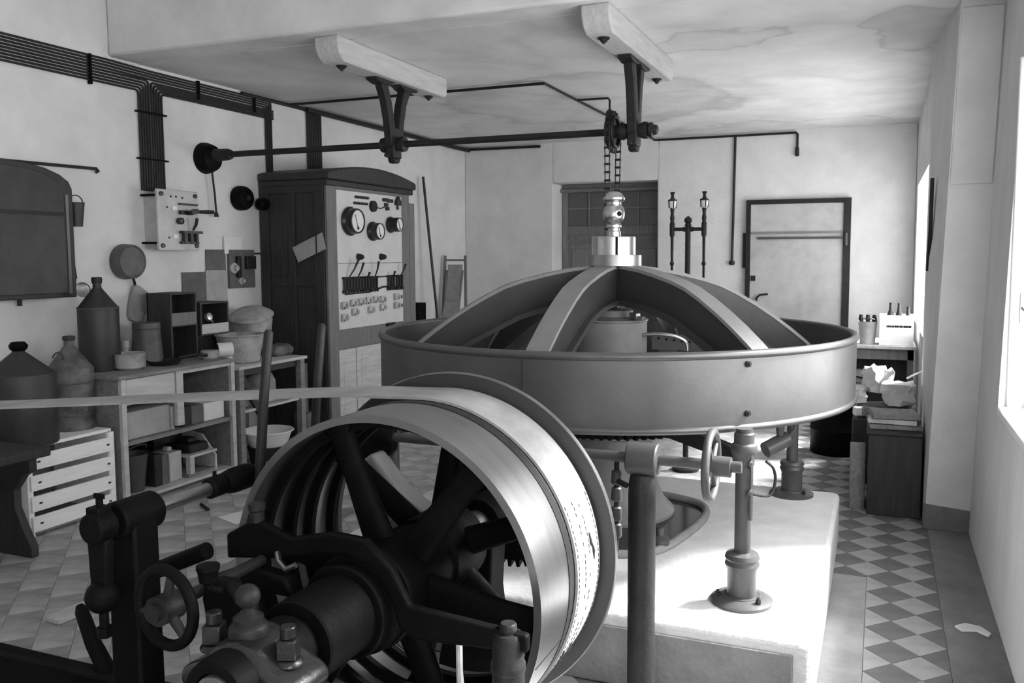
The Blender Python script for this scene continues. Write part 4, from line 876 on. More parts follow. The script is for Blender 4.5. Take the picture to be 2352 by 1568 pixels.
for y in (6.545, 6.92):
    m = MB(); m.lathe([(0.034, FX+0.004), (0.030, FX+0.02), (0.022, FX+0.05), (0.014, FX+0.062), (0, FX+0.064)], (0, y, 1.590), (1, 0, 0), 20); m.build('knob', 'bakelite', pn)
m = MB()
for j, n_ in ((0, 6), (1, 6)):
    for i in range(n_): m.lathe([(0.014, FX+0.004), (0.012, FX+0.02), (0, FX+0.022)], (0, 6.52-0.02*j+i*0.038, 2.125-j*0.055), (1, 0, 0), 8)
m.build('terminal_row', 'bakelite', pn)
m = MB(); m.lathe([(0.052, FX+0.004), (0.050, FX+0.03), (0, FX+0.032)], (0, 6.79, 2.055), (1, 0, 0), 24); m.build('round_switch', 'iron_dark', pn)
m = MB()
for y, z in ((6.98, 2.125), (7.02, 2.125), (7.06, 2.12), (7.10, 2.12), (7.01, 2.08), (7.03, 2.045)): m.box(FX+0.004, FX+0.03, y-0.018, y+0.018, z-0.016, z+0.016)
m.tube([(FX+0.01, 6.84, 2.05), (FX+0.012, 6.92, 2.04), (FX+0.012, 6.99, 2.06)], 0.005, 6); m.build('terminal_block', 'bakelite', pn)
m = MB(); m.prism([(-0.045, -0.03), (0.045, -0.03), (0.04, 0.01), (0.0, 0.055), (-0.04, 0.01)], (FX+0.004, 7.22, 2.115), (0, 1, 0), (0, 0, 1), (0.03, 0, 0)); m.cyl((FX+0.016, 7.22, 2.045), (FX+0.016, 7.22, 2.09), 0.012, n=8); m.build('lamp_socket', 'bakelite', pn)
# knife switches
for y, tilt, hgt in ((6.35, 0.10, 0.17), (6.49, 0.035, 0.14), (6.63, -0.01, 0.05), (6.77, 0.005, 0.15), (7.07, -0.02, 0.05), (7.22, 0.03, 0.12)):
    m = MB(); m.box(FX+0.006, FX+0.03, y-0.062, y+0.062, 1.27, 1.30); m.box(FX+0.006, FX+0.03, y-0.062, y+0.062, 1.395, 1.415)
    for dy in (-0.045, 0.0, 0.045): m.box(FX+0.012, FX+0.03, y+dy-0.009, y+dy+0.009, 1.28, 1.41)
    o = m.build('knife_switch', 'bakelite', pn2)
    m = MB(); m.tube([(FX+0.03, y, 1.40), (FX+0.06, y+tilt*0.5, 1.40+hgt*0.5), (FX+0.075, y+tilt, 1.40+hgt)], [0.006, 0.008, 0.012], 8); m.build('switch_handle', 'bakelite', o)
m = MB(); m.tube([(FX+0.012, 6.32, 1.265), (FX+0.014, 6.70, 1.27), (FX+0.014, 6.95, 1.31), (FX+0.014, 7.28, 1.29)], 0.010, 6); m.tube([(FX+0.012, 6.32, 1.405), (FX+0.012, 7.0, 1.405)], 0.008, 6); m.build('bus_bar', 'bakelite', pn2)
for y, z in ((6.30, 1.165), (6.44, 1.18), (6.56, 1.185), (6.68, 1.19), (6.80, 1.195), (6.92, 1.19), (6.30, 1.06), (6.46, 1.10), (6.72, 1.105), (6.92, 1.115), (7.17, 1.205), (7.17, 1.12)):
    m = MB(); m.box(FX+0.006, FX+0.035, y-0.042, y+0.042, z-0.032, z+0.032); o = m.build('fuse', 'marble', pn2, bevel=0.006)
    m = MB(); m.lathe([(0.020, FX+0.035), (0.018, FX+0.05), (0, FX+0.052)], (0, y+0.012, z), (1, 0, 0), 12); m.build('fuse_cap', 'paper_grey', o)
    m = MB(); m.box(FX+0.034, FX+0.037, y+0.056, y+0.075, z-0.02, z+0.012) if y > 7.1 else m.box(FX+0.034, FX+0.0365, y-0.035, y-0.018, z-0.028, z-0.012); m.build('fuse_tag', 'ink', o)
b = MB(); q = [(-4.742, 1.672), (-4.683, 1.545), (-4.395, 1.66), (-4.43, 1.80)]
b.prism(q, (0, CY0-0.022, 0), (1, 0, 0), (0, 0, 1), (0, 0.004, 0)); b.build('notice', 'paper_grey', cab)
MB().cyl((-4.49, CY0-0.024, 1.62), (-4.49, CY0-0.024, 1.80), 0.006, n=8).build('notice_string', 'iron_dark', cab)
b = MB(); b.lathe([(0.055, 0), (0.05, 0.07), (0.03, 0.085), (0, 0.086)], (CX0+0.06, CY0-0.01, 2.05), (0, -1, 0), 20); b.build('side_insulator', 'iron_black', cab)

# marble distribution board on the wall
t = thing('distribution_board', 'pale marble distribution board on iron brackets below the conduits', 'switchboard', (XL+0.13, 5.06, 1.63))
BX1 = -4.935
MB().box(BX1-0.022, BX1, 4.80, 5.20, 1.645, 2.095).build('slab', 'marble', t, bevel=0.005)
b = MB(); b.box(XL, BX1-0.022, 4.83, 4.85, 1.66, 2.06); b.build('side_plate', 'marble', t)
for z in (1.70, 2.05): MB().box(XL, BX1-0.022, 4.80, 4.84, z-0.008, z+0.008).build('bracket', 'iron_black', t)
for y, z in ((4.835, 2.06), (5.17, 2.06), (4.835, 1.68), (5.17, 1.68)):
    b = MB(); b.lathe([(0.018, 0), (0.016, 0.012), (0, 0.014)], (BX1, y, z), (1, 0, 0), 14); b.build('fixing_bolt', 'bakelite', t)
for y, z in ((4.93, 2.045), (4.98, 2.045), (5.04, 2.04), (4.89, 1.965), (4.90, 1.74)):
    b = MB(); b.lathe([(0.009, 0), (0.007, 0.006), (0, 0.007)], (BX1, y, z), (1, 0, 0), 8); b.build('terminal_screw', 'bakelite', t)
for y, z in ((4.955, 1.96), (4.955, 1.75)): MB().box(BX1, BX1+0.012, y-0.022, y+0.022, z-0.014, z+0.014).build('label_plate', 'dial', t)
b = MB(); b.box(BX1, BX1+0.02, 5.0, 5.18, 1.985, 2.0); b.box(BX1, BX1+0.03, 5.0, 5.09, 1.915, 1.945); b.obox((BX1+0.05, 5.09, 1.935), (0.06, 0.07, 0.03), Matrix.Rotation(0.3, 3, 'X')); b.build('knife_switch', 'bakelite', t)
b = MB(); b.tube([(BX1+0.02, 5.14, 1.94), (BX1+0.09, 5.20, 1.94), (BX1+0.12, 5.24, 1.94)], [0.012, 0.016, 0.014], 10); b.build('switch_handle', 'bakelite', t)
b = MB(); b.lathe([(0.026, 0), (0.026, 0.03), (0.019, 0.036), (0.019, 0.03), (0, 0.03)], (BX1, 5.0, 1.865), (1, 0, 0), 20); b.build('rotary_switch', 'bakelite', t)
b = MB(); b.tube([(BX1+0.02, 5.12, 1.80), (BX1+0.05, 5.12, 1.84), (BX1+0.06, 5.125, 1.89)], [0.008, 0.012, 0.013], 10); b.build('switch_handle', 'bakelite', t)
b = MB(); b.box(BX1, BX1+0.05, 5.0, 5.19, 1.772, 1.792); b.box(BX1, BX1+0.03, 5.0, 5.17, 1.695, 1.712)
for y in (5.03, 5.09, 5.15): b.box(BX1+0.005, BX1+0.035, y-0.011, y+0.011, 1.70, 1.78)
b.build('triple_pole_switch', 'bakelite', t)

# ------------------------------------------------------------------ things hung on the wall behind the bench
# arched cupboard
t = thing('arched_cupboard', 'dark arched wall cupboard hung at the edge of the picture', 'cupboard', (XL+0.10, 3.75, 1.33))
def arched(y0, y1, z0, zs, zt, n=10):
    P = [(y0, z0), (y1, z0), (y1, zs)]
    for i in range(1, n): 
        a = pi*i/n; P.append(((y0+y1)/2+(y1-y0)/2*cos(a), zs+(zt-zs)*sin(a)))
    return P+[(y0, zs)]
b = MB(); b.prism(arched(3.20, 4.10, 1.335, 2.04, 2.19), (XL, 0, 0), (0, 1, 0), (0, 0, 1), (0.16, 0, 0)); b.build('body', 'wood_dark', t, bevel=0.006)
b = MB(); b.prism(arched(3.25, 4.02, 1.365, 2.02, 2.155), (XL+0.16, 0, 0), (0, 1, 0), (0, 0, 1), (0.022, 0, 0)); dr = b.build('door_leaf', 'tin_dark', t, bevel=0.004)
MB().box(XL+0.18, XL+0.19, 3.25, 4.02, 1.86, 1.885).build('band', 'iron_dark', dr)
MB().box(XL+0.16, XL+0.175, 4.035, 4.055, 1.36, 2.0).build('edge_strip', 'wood_mid', t)
MB().box(XL+0.02, XL+0.04, 3.78, 3.80, 1.29, 1.34).build('hanger_peg', 'iron_dark', t)
o = MB(); o.cyl((XL+0.03, 3.3, 2.19), (XL+0.03, 4.40, 2.205), 0.011, n=10); o.tube([(XL+0.03, 4.40, 2.205), (XL+0.03, 4.42, 2.19), (XL+0.01, 4.42, 2.18)], [0.014, 0.012, 0.008], 8)
tag(o.build('wall_rod', 'iron_dark'), 'thin iron rod fixed over the arched cupboard', 'rod')
t = thing('hanging_cup', 'small dark tin bucket hung on the side of the arched cupboard', 'bucket', (XL+0.10, 4.17, 1.80))
b = MB(); b.lathe([(0.035, 1.80), (0.052, 1.955), (0.056, 1.958), (0.05, 1.95), (0.033, 1.806), (0, 1.805)], (XL+0.11, 4.165, 0), n=22); b.build('pail', 'tin_dark', t)
b = MB(); b.tube(arc((XL+0.11, 4.165, 1.955), 0.052, 0, 180, 10, (0, 1, 0), (0, 0, 1)), 0.004, 6); b.build('bail', 'iron_dark', t)
t = thing('ladle', 'long-handled pale ladle hanging beside the arched cupboard', 'ladle', (XL+0.08, 4.17, 1.33))
b = MB(); b.lathe([(0.0, -0.012), (0.03, -0.006), (0.046, 0.008), (0.050, 0.022), (0.045, 0.014), (0.0, 0.0)], (XL+0.10, 4.185, 1.375), (1, -0.4, 0.2), 22); b.build('bowl', 'steel_worn', t)
b = MB(); b.tube([(XL+0.085, 4.155, 1.40), (XL+0.06, 4.13, 1.6), (XL+0.05, 4.125, 1.78)], 0.006, 8); b.build('handle', 'steel_worn', t)
t = thing('leather_strap', 'narrow dark strap looped beside the arched cupboard', 'strap', (XL+0.05, 4.15, 1.4))
b = MB(); b.tube([(XL+0.06, 4.12, 1.84), (XL+0.06, 4.16, 1.62), (XL+0.07, 4.175, 1.46), (XL+0.07, 4.155, 1.42), (XL+0.06, 4.14, 1.50), (XL+0.06, 4.125, 1.80)], 0.006, 6); b.build('strap', 'wood_dark', t)

t = thing('round_pan', 'round dark pan hung flat on the wall below the marble board', 'pan', (XL+0.05, 4.63, 1.44))
b = MB(); b.lathe([(0.125, 0.0), (0.128, 0.01), (0.122, 0.085), (0.118, 0.092), (0.110, 0.090), (0.106, 0.084), (0, 0.082)], (XL+0.005, 4.625, 1.563), (1, 0.02, 0), 40); b.build('pan_body', 'tin_mid', t)
b = MB(); b.tube([(XL+0.04, 4.67, 1.45), (XL+0.03, 4.69, 1.41), (XL+0.03, 4.70, 1.37)], 0.010, 8); b.build('pan_handle', 'iron_dark', t)
t = thing('oven_mitt', 'grey padded mitt hanging under the round pan', 'mitt', (XL+0.03, 4.70, 1.12))
b = MB(); P = [(4.698, 1.395), (4.725, 1.385), (4.80, 1.335), (4.812, 1.28), (4.808, 1.205), (4.795, 1.175), (4.772, 1.172), (4.760, 1.195), (4.752, 1.15), (4.725, 1.122), (4.68, 1.122), (4.638, 1.14), (4.625, 1.18), (4.632, 1.24), (4.655, 1.32), (4.68, 1.385)]
b.prism(P, (XL+0.012, 0, 0), (0, 1, 0), (0, 0, 1), (0.034, 0, 0)); b.build('mitt', 'cloth_grey', t, bevel=0.012, seg=3)

t = thing('wall_bell', 'round dark cast housing fixed on the wall left of the cabinet', 'bell', (XL+0.05, 5.85, 1.98))
b = MB(); b.lathe([(0.10, 0), (0.105, 0.02), (0.10, 0.07), (0.085, 0.095), (0.05, 0.10), (0.045, 0.088), (0, 0.088)], (XL, 5.84, 2.09), (1, 0, 0), 36); b.build('housing', 'iron_black', t)
b = MB(); b.lathe([(0.026, 0.088), (0.024, 0.10), (0, 0.10)], (XL, 5.855, 2.095), (1, 0, 0), 18); b.build('gong_centre', 'bakelite', t)

def board(name, y0, y1, z0, z1, m, label, cat, x=0.006, extra=None):
    return tag(MB().box(XL+x-0.004, XL+x+0.008, y0, y1, z0, z1).build(name, m, bevel=0.002), label, cat)
board('pinned_card', 5.43, 5.65, 1.485, 1.655, 'card_dark', 'dark square card pinned under the pale notice', 'card')
board('pinned_notice', 5.635, 5.845, 1.62, 1.765, 'paper', 'pale paper notice pinned highest beside the cabinet', 'notice', 0.012)
board('pinned_card', 5.17, 5.42, 1.245, 1.475, 'card_dark', 'dark card pinned above the pigeonhole box', 'card')
board('pinned_sheet', 5.42, 5.66, 1.225, 1.487, 'paper_grey', 'mid-grey sheet pinned between the dark card and the fuse board', 'sheet')
t = thing('fuse_board', 'dark wooden fuse board with porcelain rosettes beside the cabinet', 'fuse board', (XL+0.02, 5.84, 1.33))
MB().box(XL, XL+0.025, 5.68, 5.99, 1.33, 1.655).build('backboard', 'card_dark', t, bevel=0.003)
for y, z, r in ((5.72, 1.50, 0.045), (5.80, 1.39, 0.030)):
    b = MB(); b.lathe([(r, 0.025), (r, 0.045), (r*0.55, 0.055), (r*0.5, 0.075), (0, 0.076)], (XL, y, z), (1, 0, 0), 24); b.build('rosette', 'paper_grey', t)
for y0, y1, z0, z1 in ((5.75, 5.79, 1.42, 1.60), (5.86, 5.97, 1.49, 1.60)): MB().box(XL+0.025, XL+0.06, y0, y1, z0, z1).build('fuse_block', 'bakelite', t, bevel=0.004)
MB().box(XL+0.002, XL+0.012, 5.99, 6.08, 1.615, 1.63).build('wire', 'iron_dark', t)

# ------------------------------------------------------------------ workbench units
bx0, bx1 = XL+0.02, -4.43
t = thing('shelf_bench', 'long grey wooden bench with open shelves below the hanging mitt', 'workbench', (-4.75, 4.45, 0))
for k, (a0, a1) in enumerate(((bx0, -4.86), (-4.855, -4.64), (-4.635, bx1+0.02))): MB().box(a0, a1, 3.93, 4.96, 0.825, 0.85).build('top_plank', 'wood_grey', t, bevel=0.004)
MB().box(bx0, bx1, 3.955, 3.98, 0, 0.825).build('end_panel', 'wood_grey', t)
MB().box(bx0, bx1, 4.93, 4.955, 0, 0.825).build('end_panel', 'wood_grey', t)
MB().box(bx1-0.015, bx1+0.012, 3.95, 3.985, 0, 0.825).build('front_post', 'wood_light', t)
MB().box(bx1-0.015, bx1+0.012, 4.925, 4.96, 0, 0.825).build('front_post', 'wood_light', t)
MB().box(bx0, bx1-0.01, 4.42, 4.44, 0.45, 0.825).build('divider', 'wood_grey', t)
MB().box(bx1-0.02, bx1+0.008, 4.405, 4.465, 0.45, 0.825).build('divider_post', 'wood_light', t)
MB().box(bx0, bx1, 3.98, 4.93, 0.395, 0.42).build('shelf', 'wood_grey', t)
MB().box(bx0, bx1+0.01, 3.98, 4.93, 0.03, 0.05).build('shelf', 'wood_light', t)
MB().box(bx0, bx0+0.015, 3.98, 4.93, 0.05, 0.825).build('back_panel', 'wood_dark', t)
MB().box(bx0+0.02, bx1+0.004, 3.995, 4.395, 0.655, 0.82).build('drawer', 'wood_light', t, bevel=0.004)
MB().box(bx1-0.02, bx1+0.004, 4.45, 4.925, 0.80, 0.825).build('apron', 'wood_light', t)
t = thing('side_table', 'lower wooden table with a slanted brace next to the cabinet', 'table', (-4.75, 5.4, 0))
for a0, a1 in ((bx0, -4.76), (-4.755, bx1+0.03)): MB().box(a0, a1, 4.99, 5.80, 0.755, 0.78).build('top_plank', 'wood_light', t, bevel=0.004)
for x, y in ((bx1-0.03, 5.0), (bx1-0.03, 5.72), (bx0+0.03, 5.0), (bx0+0.03, 5.72)): MB().box(x, x+0.05, y, y+0.05, 0, 0.755).build('leg', 'wood_grey', t)
MB().box(bx0+0.1, bx1-0.02, 5.02, 5.76, 0.70, 0.755).build('apron', 'wood_dark', t)
b = MB(); b.obox((bx1-0.01, 5.14, 0.56), (0.03, 0.05, 0.42), Matrix.Rotation(radians(33), 3, 'X')); b.build('brace', 'wood_dark', t)
MB().box(bx0, bx1, 5.03, 5.72, 0.42, 0.44).build('shelf', 'wood_light', t)
MB().box(bx0, bx0+0.02, 5.0, 5.77, 0.0, 0.70).build('back_panel', 'wood_dark', t)
o = MB(); o.lathe([(0.12, 0.442), (0.14, 0.50), (0.135, 0.60), (0.09, 0.68), (0.0, 0.69)], (-4.68, 5.52, 0), n=24); tag(o.build('sack', 'cloth_grey', smooth=60), 'grey slumped sack on the shelf of the low table', 'sack')
o = MB(); o.lathe([(0.07, 0), (0.075, 0.28), (0.07, 0.285)], (-4.52, 5.88, 0.0), n=22); o.cyl((-4.52, 5.88, 0.28), (-4.52, 5.88, 0.70), 0.045, n=18)
tag(o.build('milk_can', 'tin_mid'), 'narrow dull can standing between low table and cabinet', 'can')

# things in the bench
def cbox(name, y0, y1, z0, z1, m, label, cat='box', x1=-4.47, x0=-4.80, group=None, bev=0.006):
    return tag(MB().box(x0, x1, y0, y1, z0, z1).build(name, m, bevel=bev), label, cat, group)
cbox('carton', 4.03, 4.385, 0.421, 0.60, 'paper_grey', 'battered pale carton on the middle bench shelf under the drawer')
cbox('ledger', 4.395, 4.425, 0.421, 0.58, 'wood_light', 'thin pale upright board beside the battered carton', 'board')
cbox('tin_box', 4.49, 4.575, 0.421, 0.56, 'iron_dark', 'narrow black box on the middle bench shelf')
cbox('tin_box', 4.58, 4.69, 0.421, 0.555, 'card_dark', 'dark grey box between the black box and the white box')
cbox('white_box', 4.70, 4.90, 0.421, 0.55, 'paper', 'clean white box at the end of the middle bench shelf')
t = thing('scrap_bucket', 'grey bucket with a dark inside on the bottom bench shelf', 'bucket', (-4.60, 4.10, 0.05))
b = MB(); b.lathe([(0.07, 0.051), (0.098, 0.30), (0.103, 0.303), (0.095, 0.295), (0.067, 0.06), (0, 0.06)], (-4.58, 4.155, 0), n=32); b.build('pail', 'iron_grey', t)
b = MB(); b.tube(arc((-4.58, 4.155, 0.30), 0.10, 20, 160, 12, (0, 1, 0), (0.75, 0, 0.66)), 0.006, 6); b.build('bail', 'iron_grey', t)
cbox('black_case', 4.265, 4.325, 0.051, 0.27, 'iron_dark', 'tall black case beside the bucket in the bench', x1=-4.50)
cbox('black_case', 4.33, 4.385, 0.051, 0.255, 'card_dark', 'second dark case next to the pale canister', x1=-4.50)
b = MB(); b.box(-4.66, -4.50, 4.395, 4.505, 0.051, 0.255); b.box(-4.60, -4.55, 4.43, 4.47, 0.255, 0.285); tag(b.build('canister', 'marble', bevel=0.008), 'pale square canister on the bottom bench shelf', 'canister')
t = thing('step_crate', 'open wooden crate with a sloped side on the bottom bench shelf', 'crate', (-4.62, 4.68, 0.05))
b = MB(); b.prism([(-4.80, 0.051), (-4.48, 0.051), (-4.48, 0.16), (-4.60, 0.30), (-4.80, 0.34)], (0, 4.80, 0), (1, 0, 0), (0, 0, 1), (0, 0.018, 0)); b.build('side', 'wood_light', t)
MB().box(-4.80, -4.48, 4.54, 4.80, 0.051, 0.07).build('bottom', 'wood_grey', t)
MB().box(-4.70, -4.46, 4.54, 4.80, 0.19, 0.208).build('tray', 'wood_light', t)
MB().box(-4.52, -4.48, 4.56, 4.60, 0.07, 0.19).build('upright', 'wood_light', t)
MB().box(-4.80, -4.785, 4.54, 4.80, 0.07, 0.33).build('back', 'wood_dark', t)
o = MB(); o.box(-4.72, -4.50, 4.58, 4.76, 0.209, 0.27); o.box(-4.66, -4.55, 4.62, 4.70, 0.27, 0.31); tag(o.build('scrap_iron', 'iron_dark', bevel=0.012), 'dark lump of scrap iron lying in the sloped crate', 'scrap')
t = thing('enamel_basin', 'white enamel basin under the low table', 'basin', (-4.42, 5.30, 0.08))
b = MB(); b.lathe([(0.13, 0.13), (0.15, 0.16), (0.185, 0.245), (0.20, 0.25), (0.196, 0.257), (0.178, 0.246), (0.14, 0.165), (0, 0.15)], (-4.40, 5.28, 0), n=40); b.build('bowl', 'enamel', t)
o = MB(); o.lathe([(0.12, 0), (0.13, 0.01), (0.15, 0.12), (0.155, 0.135), (0.13, 0.14), (0.12, 0.10), (0, 0.09)], (-4.40, 5.28, 0), n=32); tag(o.build('dark_pot', 'iron_dark'), 'dark pot under the white enamel basin', 'pot')
o = MB(); o.prism([(-0.08, 0), (0.07, 0), (0.05, 0.10), (0.0, 0.20), (-0.06, 0.22)], (-4.55, 5.03, 0.0), (0, 1, 0), (0, 0, 1), (0.10, 0, 0)); tag(o.build('leather_boot', 'iron_black', bevel=0.02, seg=3), 'black boot-shaped bag beside the white basin', 'bag')
o = MB(); o.prism([(5.05, 0.441), (5.50, 0.441), (5.48, 0.50), (5.40, 0.56), (5.22, 0.53), (5.10, 0.49)], (-4.66, 0, 0), (0, 1, 0), (0, 0, 1), (0.18, 0, 0)); tag(o.build('rag_heap', 'cloth_light', bevel=0.03, seg=3), 'crumpled pale rag heap on the low table shelf', 'rag')

# on the bench top
def can(name, x, y, z0, r, zs, zt, rn, zn, m, label, cat='oil can', extra=None):
    t = thing(name, label, cat, (x, y, z0))
    b = MB(); b.lathe([(r*0.97, z0), (r, z0+0.01), (r, zs), (r*0.985, zs+0.006)], (x, y, 0), n=40); b.build('body', m, t)
    b = MB(); b.lathe([(r*0.99, zs), (rn*1.3, zt), (rn, zt+0.012), (rn, zn), (rn*0.8, zn+0.002)], (x, y, 0), n=40); b.build('shoulder', m, t)
    return t
c3 = can('oil_can', -4.80, 4.135, 0.851, 0.125, 1.265, 1.385, 0.026, 1.435, 'tin_dark', 'tall dark cone-topped oil can standing on the bench')
b = MB(); b.lathe([(0.030, 1.425), (0.033, 1.45), (0.030, 1.465), (0, 1.466)], (-4.80, 4.135, 0), n=20); b.build('stopper', 'iron_dark', c3)
b = MB(); b.torus((-4.80, 4.135, 1.262), 0.125, 0.004, n=40, k=8); b.build('seam', 'tin_mid', c3)
o = MB(); o.lathe([(0.075, 0.851), (0.095, 0.865), (0.102, 0.955), (0.106, 0.96), (0.10, 0.953), (0.09, 0.868), (0, 0.86)], (-4.65, 4.235, 0), n=36); tag(o.build('enamel_pot', 'rust_light'), 'stained pale pot at the front edge of the bench', 'pot')
o = MB(); o.lathe([(0.028, 0.851), (0.028, 0.93), (0.020, 0.95), (0.020, 0.965), (0.027, 0.97), (0.027, 1.02), (0, 1.022)], (-4.85, 4.385, 0), n=20); tag(o.build('jar', 'paper_grey'), 'small capped jar between the tall oil can and the pail', 'jar')
t = thing('lidded_pail', 'dark tapered pail with a pale band on the bench', 'pail', (-4.80, 4.525, 0.851))
b = MB(); b.lathe([(0.108, 0.851), (0.090, 1.09), (0.092, 1.10), (0.092, 1.135), (0.094, 1.137), (0, 1.136)], (-4.80, 4.525, 0), n=32); b.build('pail', 'tin_mid', t)
b = MB(); b.torus((-4.80, 4.525, 1.095), 0.092, 0.004, n=32, k=8); b.build('band', 'iron_grey', t)
t = thing('frying_pan', 'dark frying pan with a long handle lying on the bench', 'pan', (-4.60, 4.55, 0.851))
b = MB(); b.lathe([(0.09, 0.851), (0.115, 0.88), (0.118, 0.884), (0.112, 0.88), (0.088, 0.857), (0, 0.857)], (-4.62, 4.50, 0), n=36); b.build('dish', 'iron_dark', t)
b = MB(); b.tube([(-4.60, 4.61, 0.885), (-4.56, 4.72, 0.90), (-4.52, 4.80, 0.885)], [0.008, 0.011, 0.012], 10); b.build('handle', 'iron_dark', t)
o = MB(); o.lathe([(0.05, 0.851), (0.062, 0.865), (0.065, 0.91), (0.058, 0.915), (0, 0.912)], (-4.55, 4.86, 0), n=28); tag(o.build('shallow_tin', 'rust_light'), 'shallow stained tin under the pigeonhole box front', 'tin')
# pigeonhole box
def pigeon(name, x0, x1, y0, y1, zs, m, label, fronts):
    t = thing(name, label, 'box', ((x0+x1)/2, (y0+y1)/2, zs[0]))
    for y in (y0, y1-0.015): MB().box(x0, x1, y, y+0.015, zs[0], zs[-1]).build('side', m, t)
    for z in zs: MB().box(x0, x1, y0+0.015, y1-0.015, z-0.012 if z == zs[-1] else z, z if z == zs[-1] else z+0.012).build('shelf', m, t)
    MB().box(x0, x0+0.01, y0, y1, zs[0], zs[-1]).build('back', m, t)
    for (z0, z1, mm) in fronts: MB().box(x1-0.012, x1+0.004, y0+0.01, y1-0.01, z0, z1).build('front', mm, t)
    return t
pigeon('pigeonhole_box', -4.96, -4.74, 4.69, 4.945, (0.851, 1.09, 1.335), 'wood_dark', 'dark upright pigeonhole box with two open compartments', ((1.10, 1.19, 'wood_mid'),))
pigeon('open_box', -5.0, -4.76, 5.00, 5.30, (1.0, 1.25), 'wood_dark', 'smaller open box with scraps beside the pigeonhole box', ((1.012, 1.085, 'wood_light'),))
o = MB(); o.box(-5.02, -4.80, 4.985, 5.30, 0.851, 0.999); tag(o.build('box_rest', 'wood_dark'), 'dark block holding up the smaller open box', 'support')
o = MB(); o.lathe([(0.0, 0.03), (0.03, 0.02), (0.035, 0), (0.025, -0.02), (0, -0.025)], (-4.80, 5.12, 1.135), (1, 0, 0.3), 14); o.tube([(-4.80, 5.12, 1.12), (-4.79, 5.15, 1.10), (-4.80, 5.17, 1.09)], 0.008, 6); tag(o.build('tap_fitting', 'brass'), 'small round fitting inside the smaller open box', 'fitting')
t = thing('paint_tin', 'white tin lying on its side at the bench edge', 'tin', (-4.55, 4.98, 0.86))
b = MB(); b.lathe([(0.052, 0), (0.054, 0.004), (0.054, 0.105), (0.048, 0.108), (0, 0.108)], (-4.56, 4.945, 0.906), (0.55, 0.83, 0.0), 28); b.build('tin_body', 'enamel', t)
b = MB(); b.lathe([(0.05, -0.002), (0.05, 0.0), (0, 0.0)], (-4.56, 4.945, 0.906), (0.55, 0.83, 0.0), 28); b.build('open_mouth', 'bakelite', t)
o = MB(); o.lathe([(0.035, 0.781), (0.04, 0.79), (0.02, 0.93), (0.016, 0.95), (0, 0.95)], (-4.60, 5.10, 0), n=18); tag(o.build('funnel', 'enamel'), 'white upturned funnel between the tin and the big pot', 'funnel')
t = thing('zinc_tub', 'big pale stained zinc tub on the low table', 'tub', (-4.62, 5.33, 0.781))
b = MB(); b.lathe([(0.13, 0.781), (0.14, 0.79), (0.178, 0.985), (0.19, 0.99), (0.188, 1.0), (0.175, 0.99), (0.135, 0.80), (0, 0.80)], (-4.62, 5.26, 0), n=40); b.build('tub', 'rust_light', t)
b = MB(); b.tube(arc((-4.62, 5.43, 0.92), 0.03, -80, 80, 8, (0, 1, 0), (0, 0, 1)), 0.006, 6); b.build('ear', 'iron_grey', t)
t = thing('covered_bucket', 'pale bucket with a tilted domed cover behind the zinc tub', 'bucket', (-4.80, 5.60, 0.781))
b = MB(); b.lathe([(0.13, 0.781), (0.165, 1.08), (0.17, 1.085), (0.158, 1.08), (0, 1.05)], (-4.86, 5.68, 0), n=36); b.build('pail', 'rust_light', t)
b = MB(); b.lathe([(0.178, 0.0), (0.182, 0.010), (0.17, 0.022), (0.12, 0.055), (0.05, 0.072), (0, 0.074)], (-4.86, 5.675, 1.10), (0.12, -0.30, 1), 36); b.build('cover', 'rust_light', t)
o = MB(); o.prism([(5.70, 0.781), (5.92, 0.781), (5.94, 0.84), (5.88, 0.875), (5.80, 0.865), (5.73, 0.87), (5.69, 0.83)], (-4.72, -0.09, 0), (0, 1, 0), (0, 0, 1), (0.16, 0, 0)); tag(o.build('rag_bundle', 'tin_flaked', bevel=0.03, seg=3), 'dark and light rag bundle at the cabinet end of the low table', 'rag')

# ------------------------------------------------------------------ slatted white crate, cans beside it, dark low table
t = thing('slatted_crate', 'white crate with four broad slats standing on the tiled floor', 'crate', (-4.70, 3.62, 0))
for y in (3.335, 3.875):
    MB().box(-4.95, -4.47, y, y+0.028, 0.0, 0.505).build('end_board', 'wood_white', t)
    MB().box(-4.50, -4.462, y-0.012 if y < 3.5 else y+0.004, y+0.02 if y < 3.5 else y+0.042, 0.0, 0.505).build('corner_post', 'wood_white', t)
for i, z0 in enumerate((0.03, 0.148, 0.268, 0.388)):
    MB().box(-4.465, -4.447, 3.335, 3.90, z0, z0+0.088).build('slat', 'wood_white', t, bevel=0.003)
    for y in (3.385, 3.855): MB().box(-4.447, -4.444, y-0.006, y+0.012, z0+0.04, z0+0.05).build('nail_slot', 'iron_dark', t)
for x in (-4.95, -4.79, -4.63): MB().box(x, x+0.15, 3.32, 3.915, 0.505, 0.525).build('top_board', 'wood_white', t, bevel=0.003)
MB().box(-4.95, -4.47, 3.36, 3.88, 0.01, 0.025).build('bottom', 'wood_grey', t)
for z0 in (0.10, 0.30): MB().box(-4.95, -4.935, 3.36, 3.88, z0, z0+0.10).build('back_slat', 'wood_grey', t)
c2 = can('oil_can', -4.70, 3.825, 0.526, 0.132, 0.905, 1.035, 0.030, 1.085, 'tin_flaked', 'paint-flaked oil can with a screw neck standing on the white crate')
b = MB(); b.lathe([(0.033, 1.08), (0.036, 1.085), (0.036, 1.105), (0.03, 1.108), (0, 1.108)], (-4.70, 3.825, 0), n=20); b.build('screw_cap', 'tin_dark', c2)
for z in (0.62, 0.70, 0.82): 
    b = MB(); b.torus((-4.70, 3.825, z), 0.132, 0.005, n=40, k=8); b.build('hoop', 'tin_mid', c2)
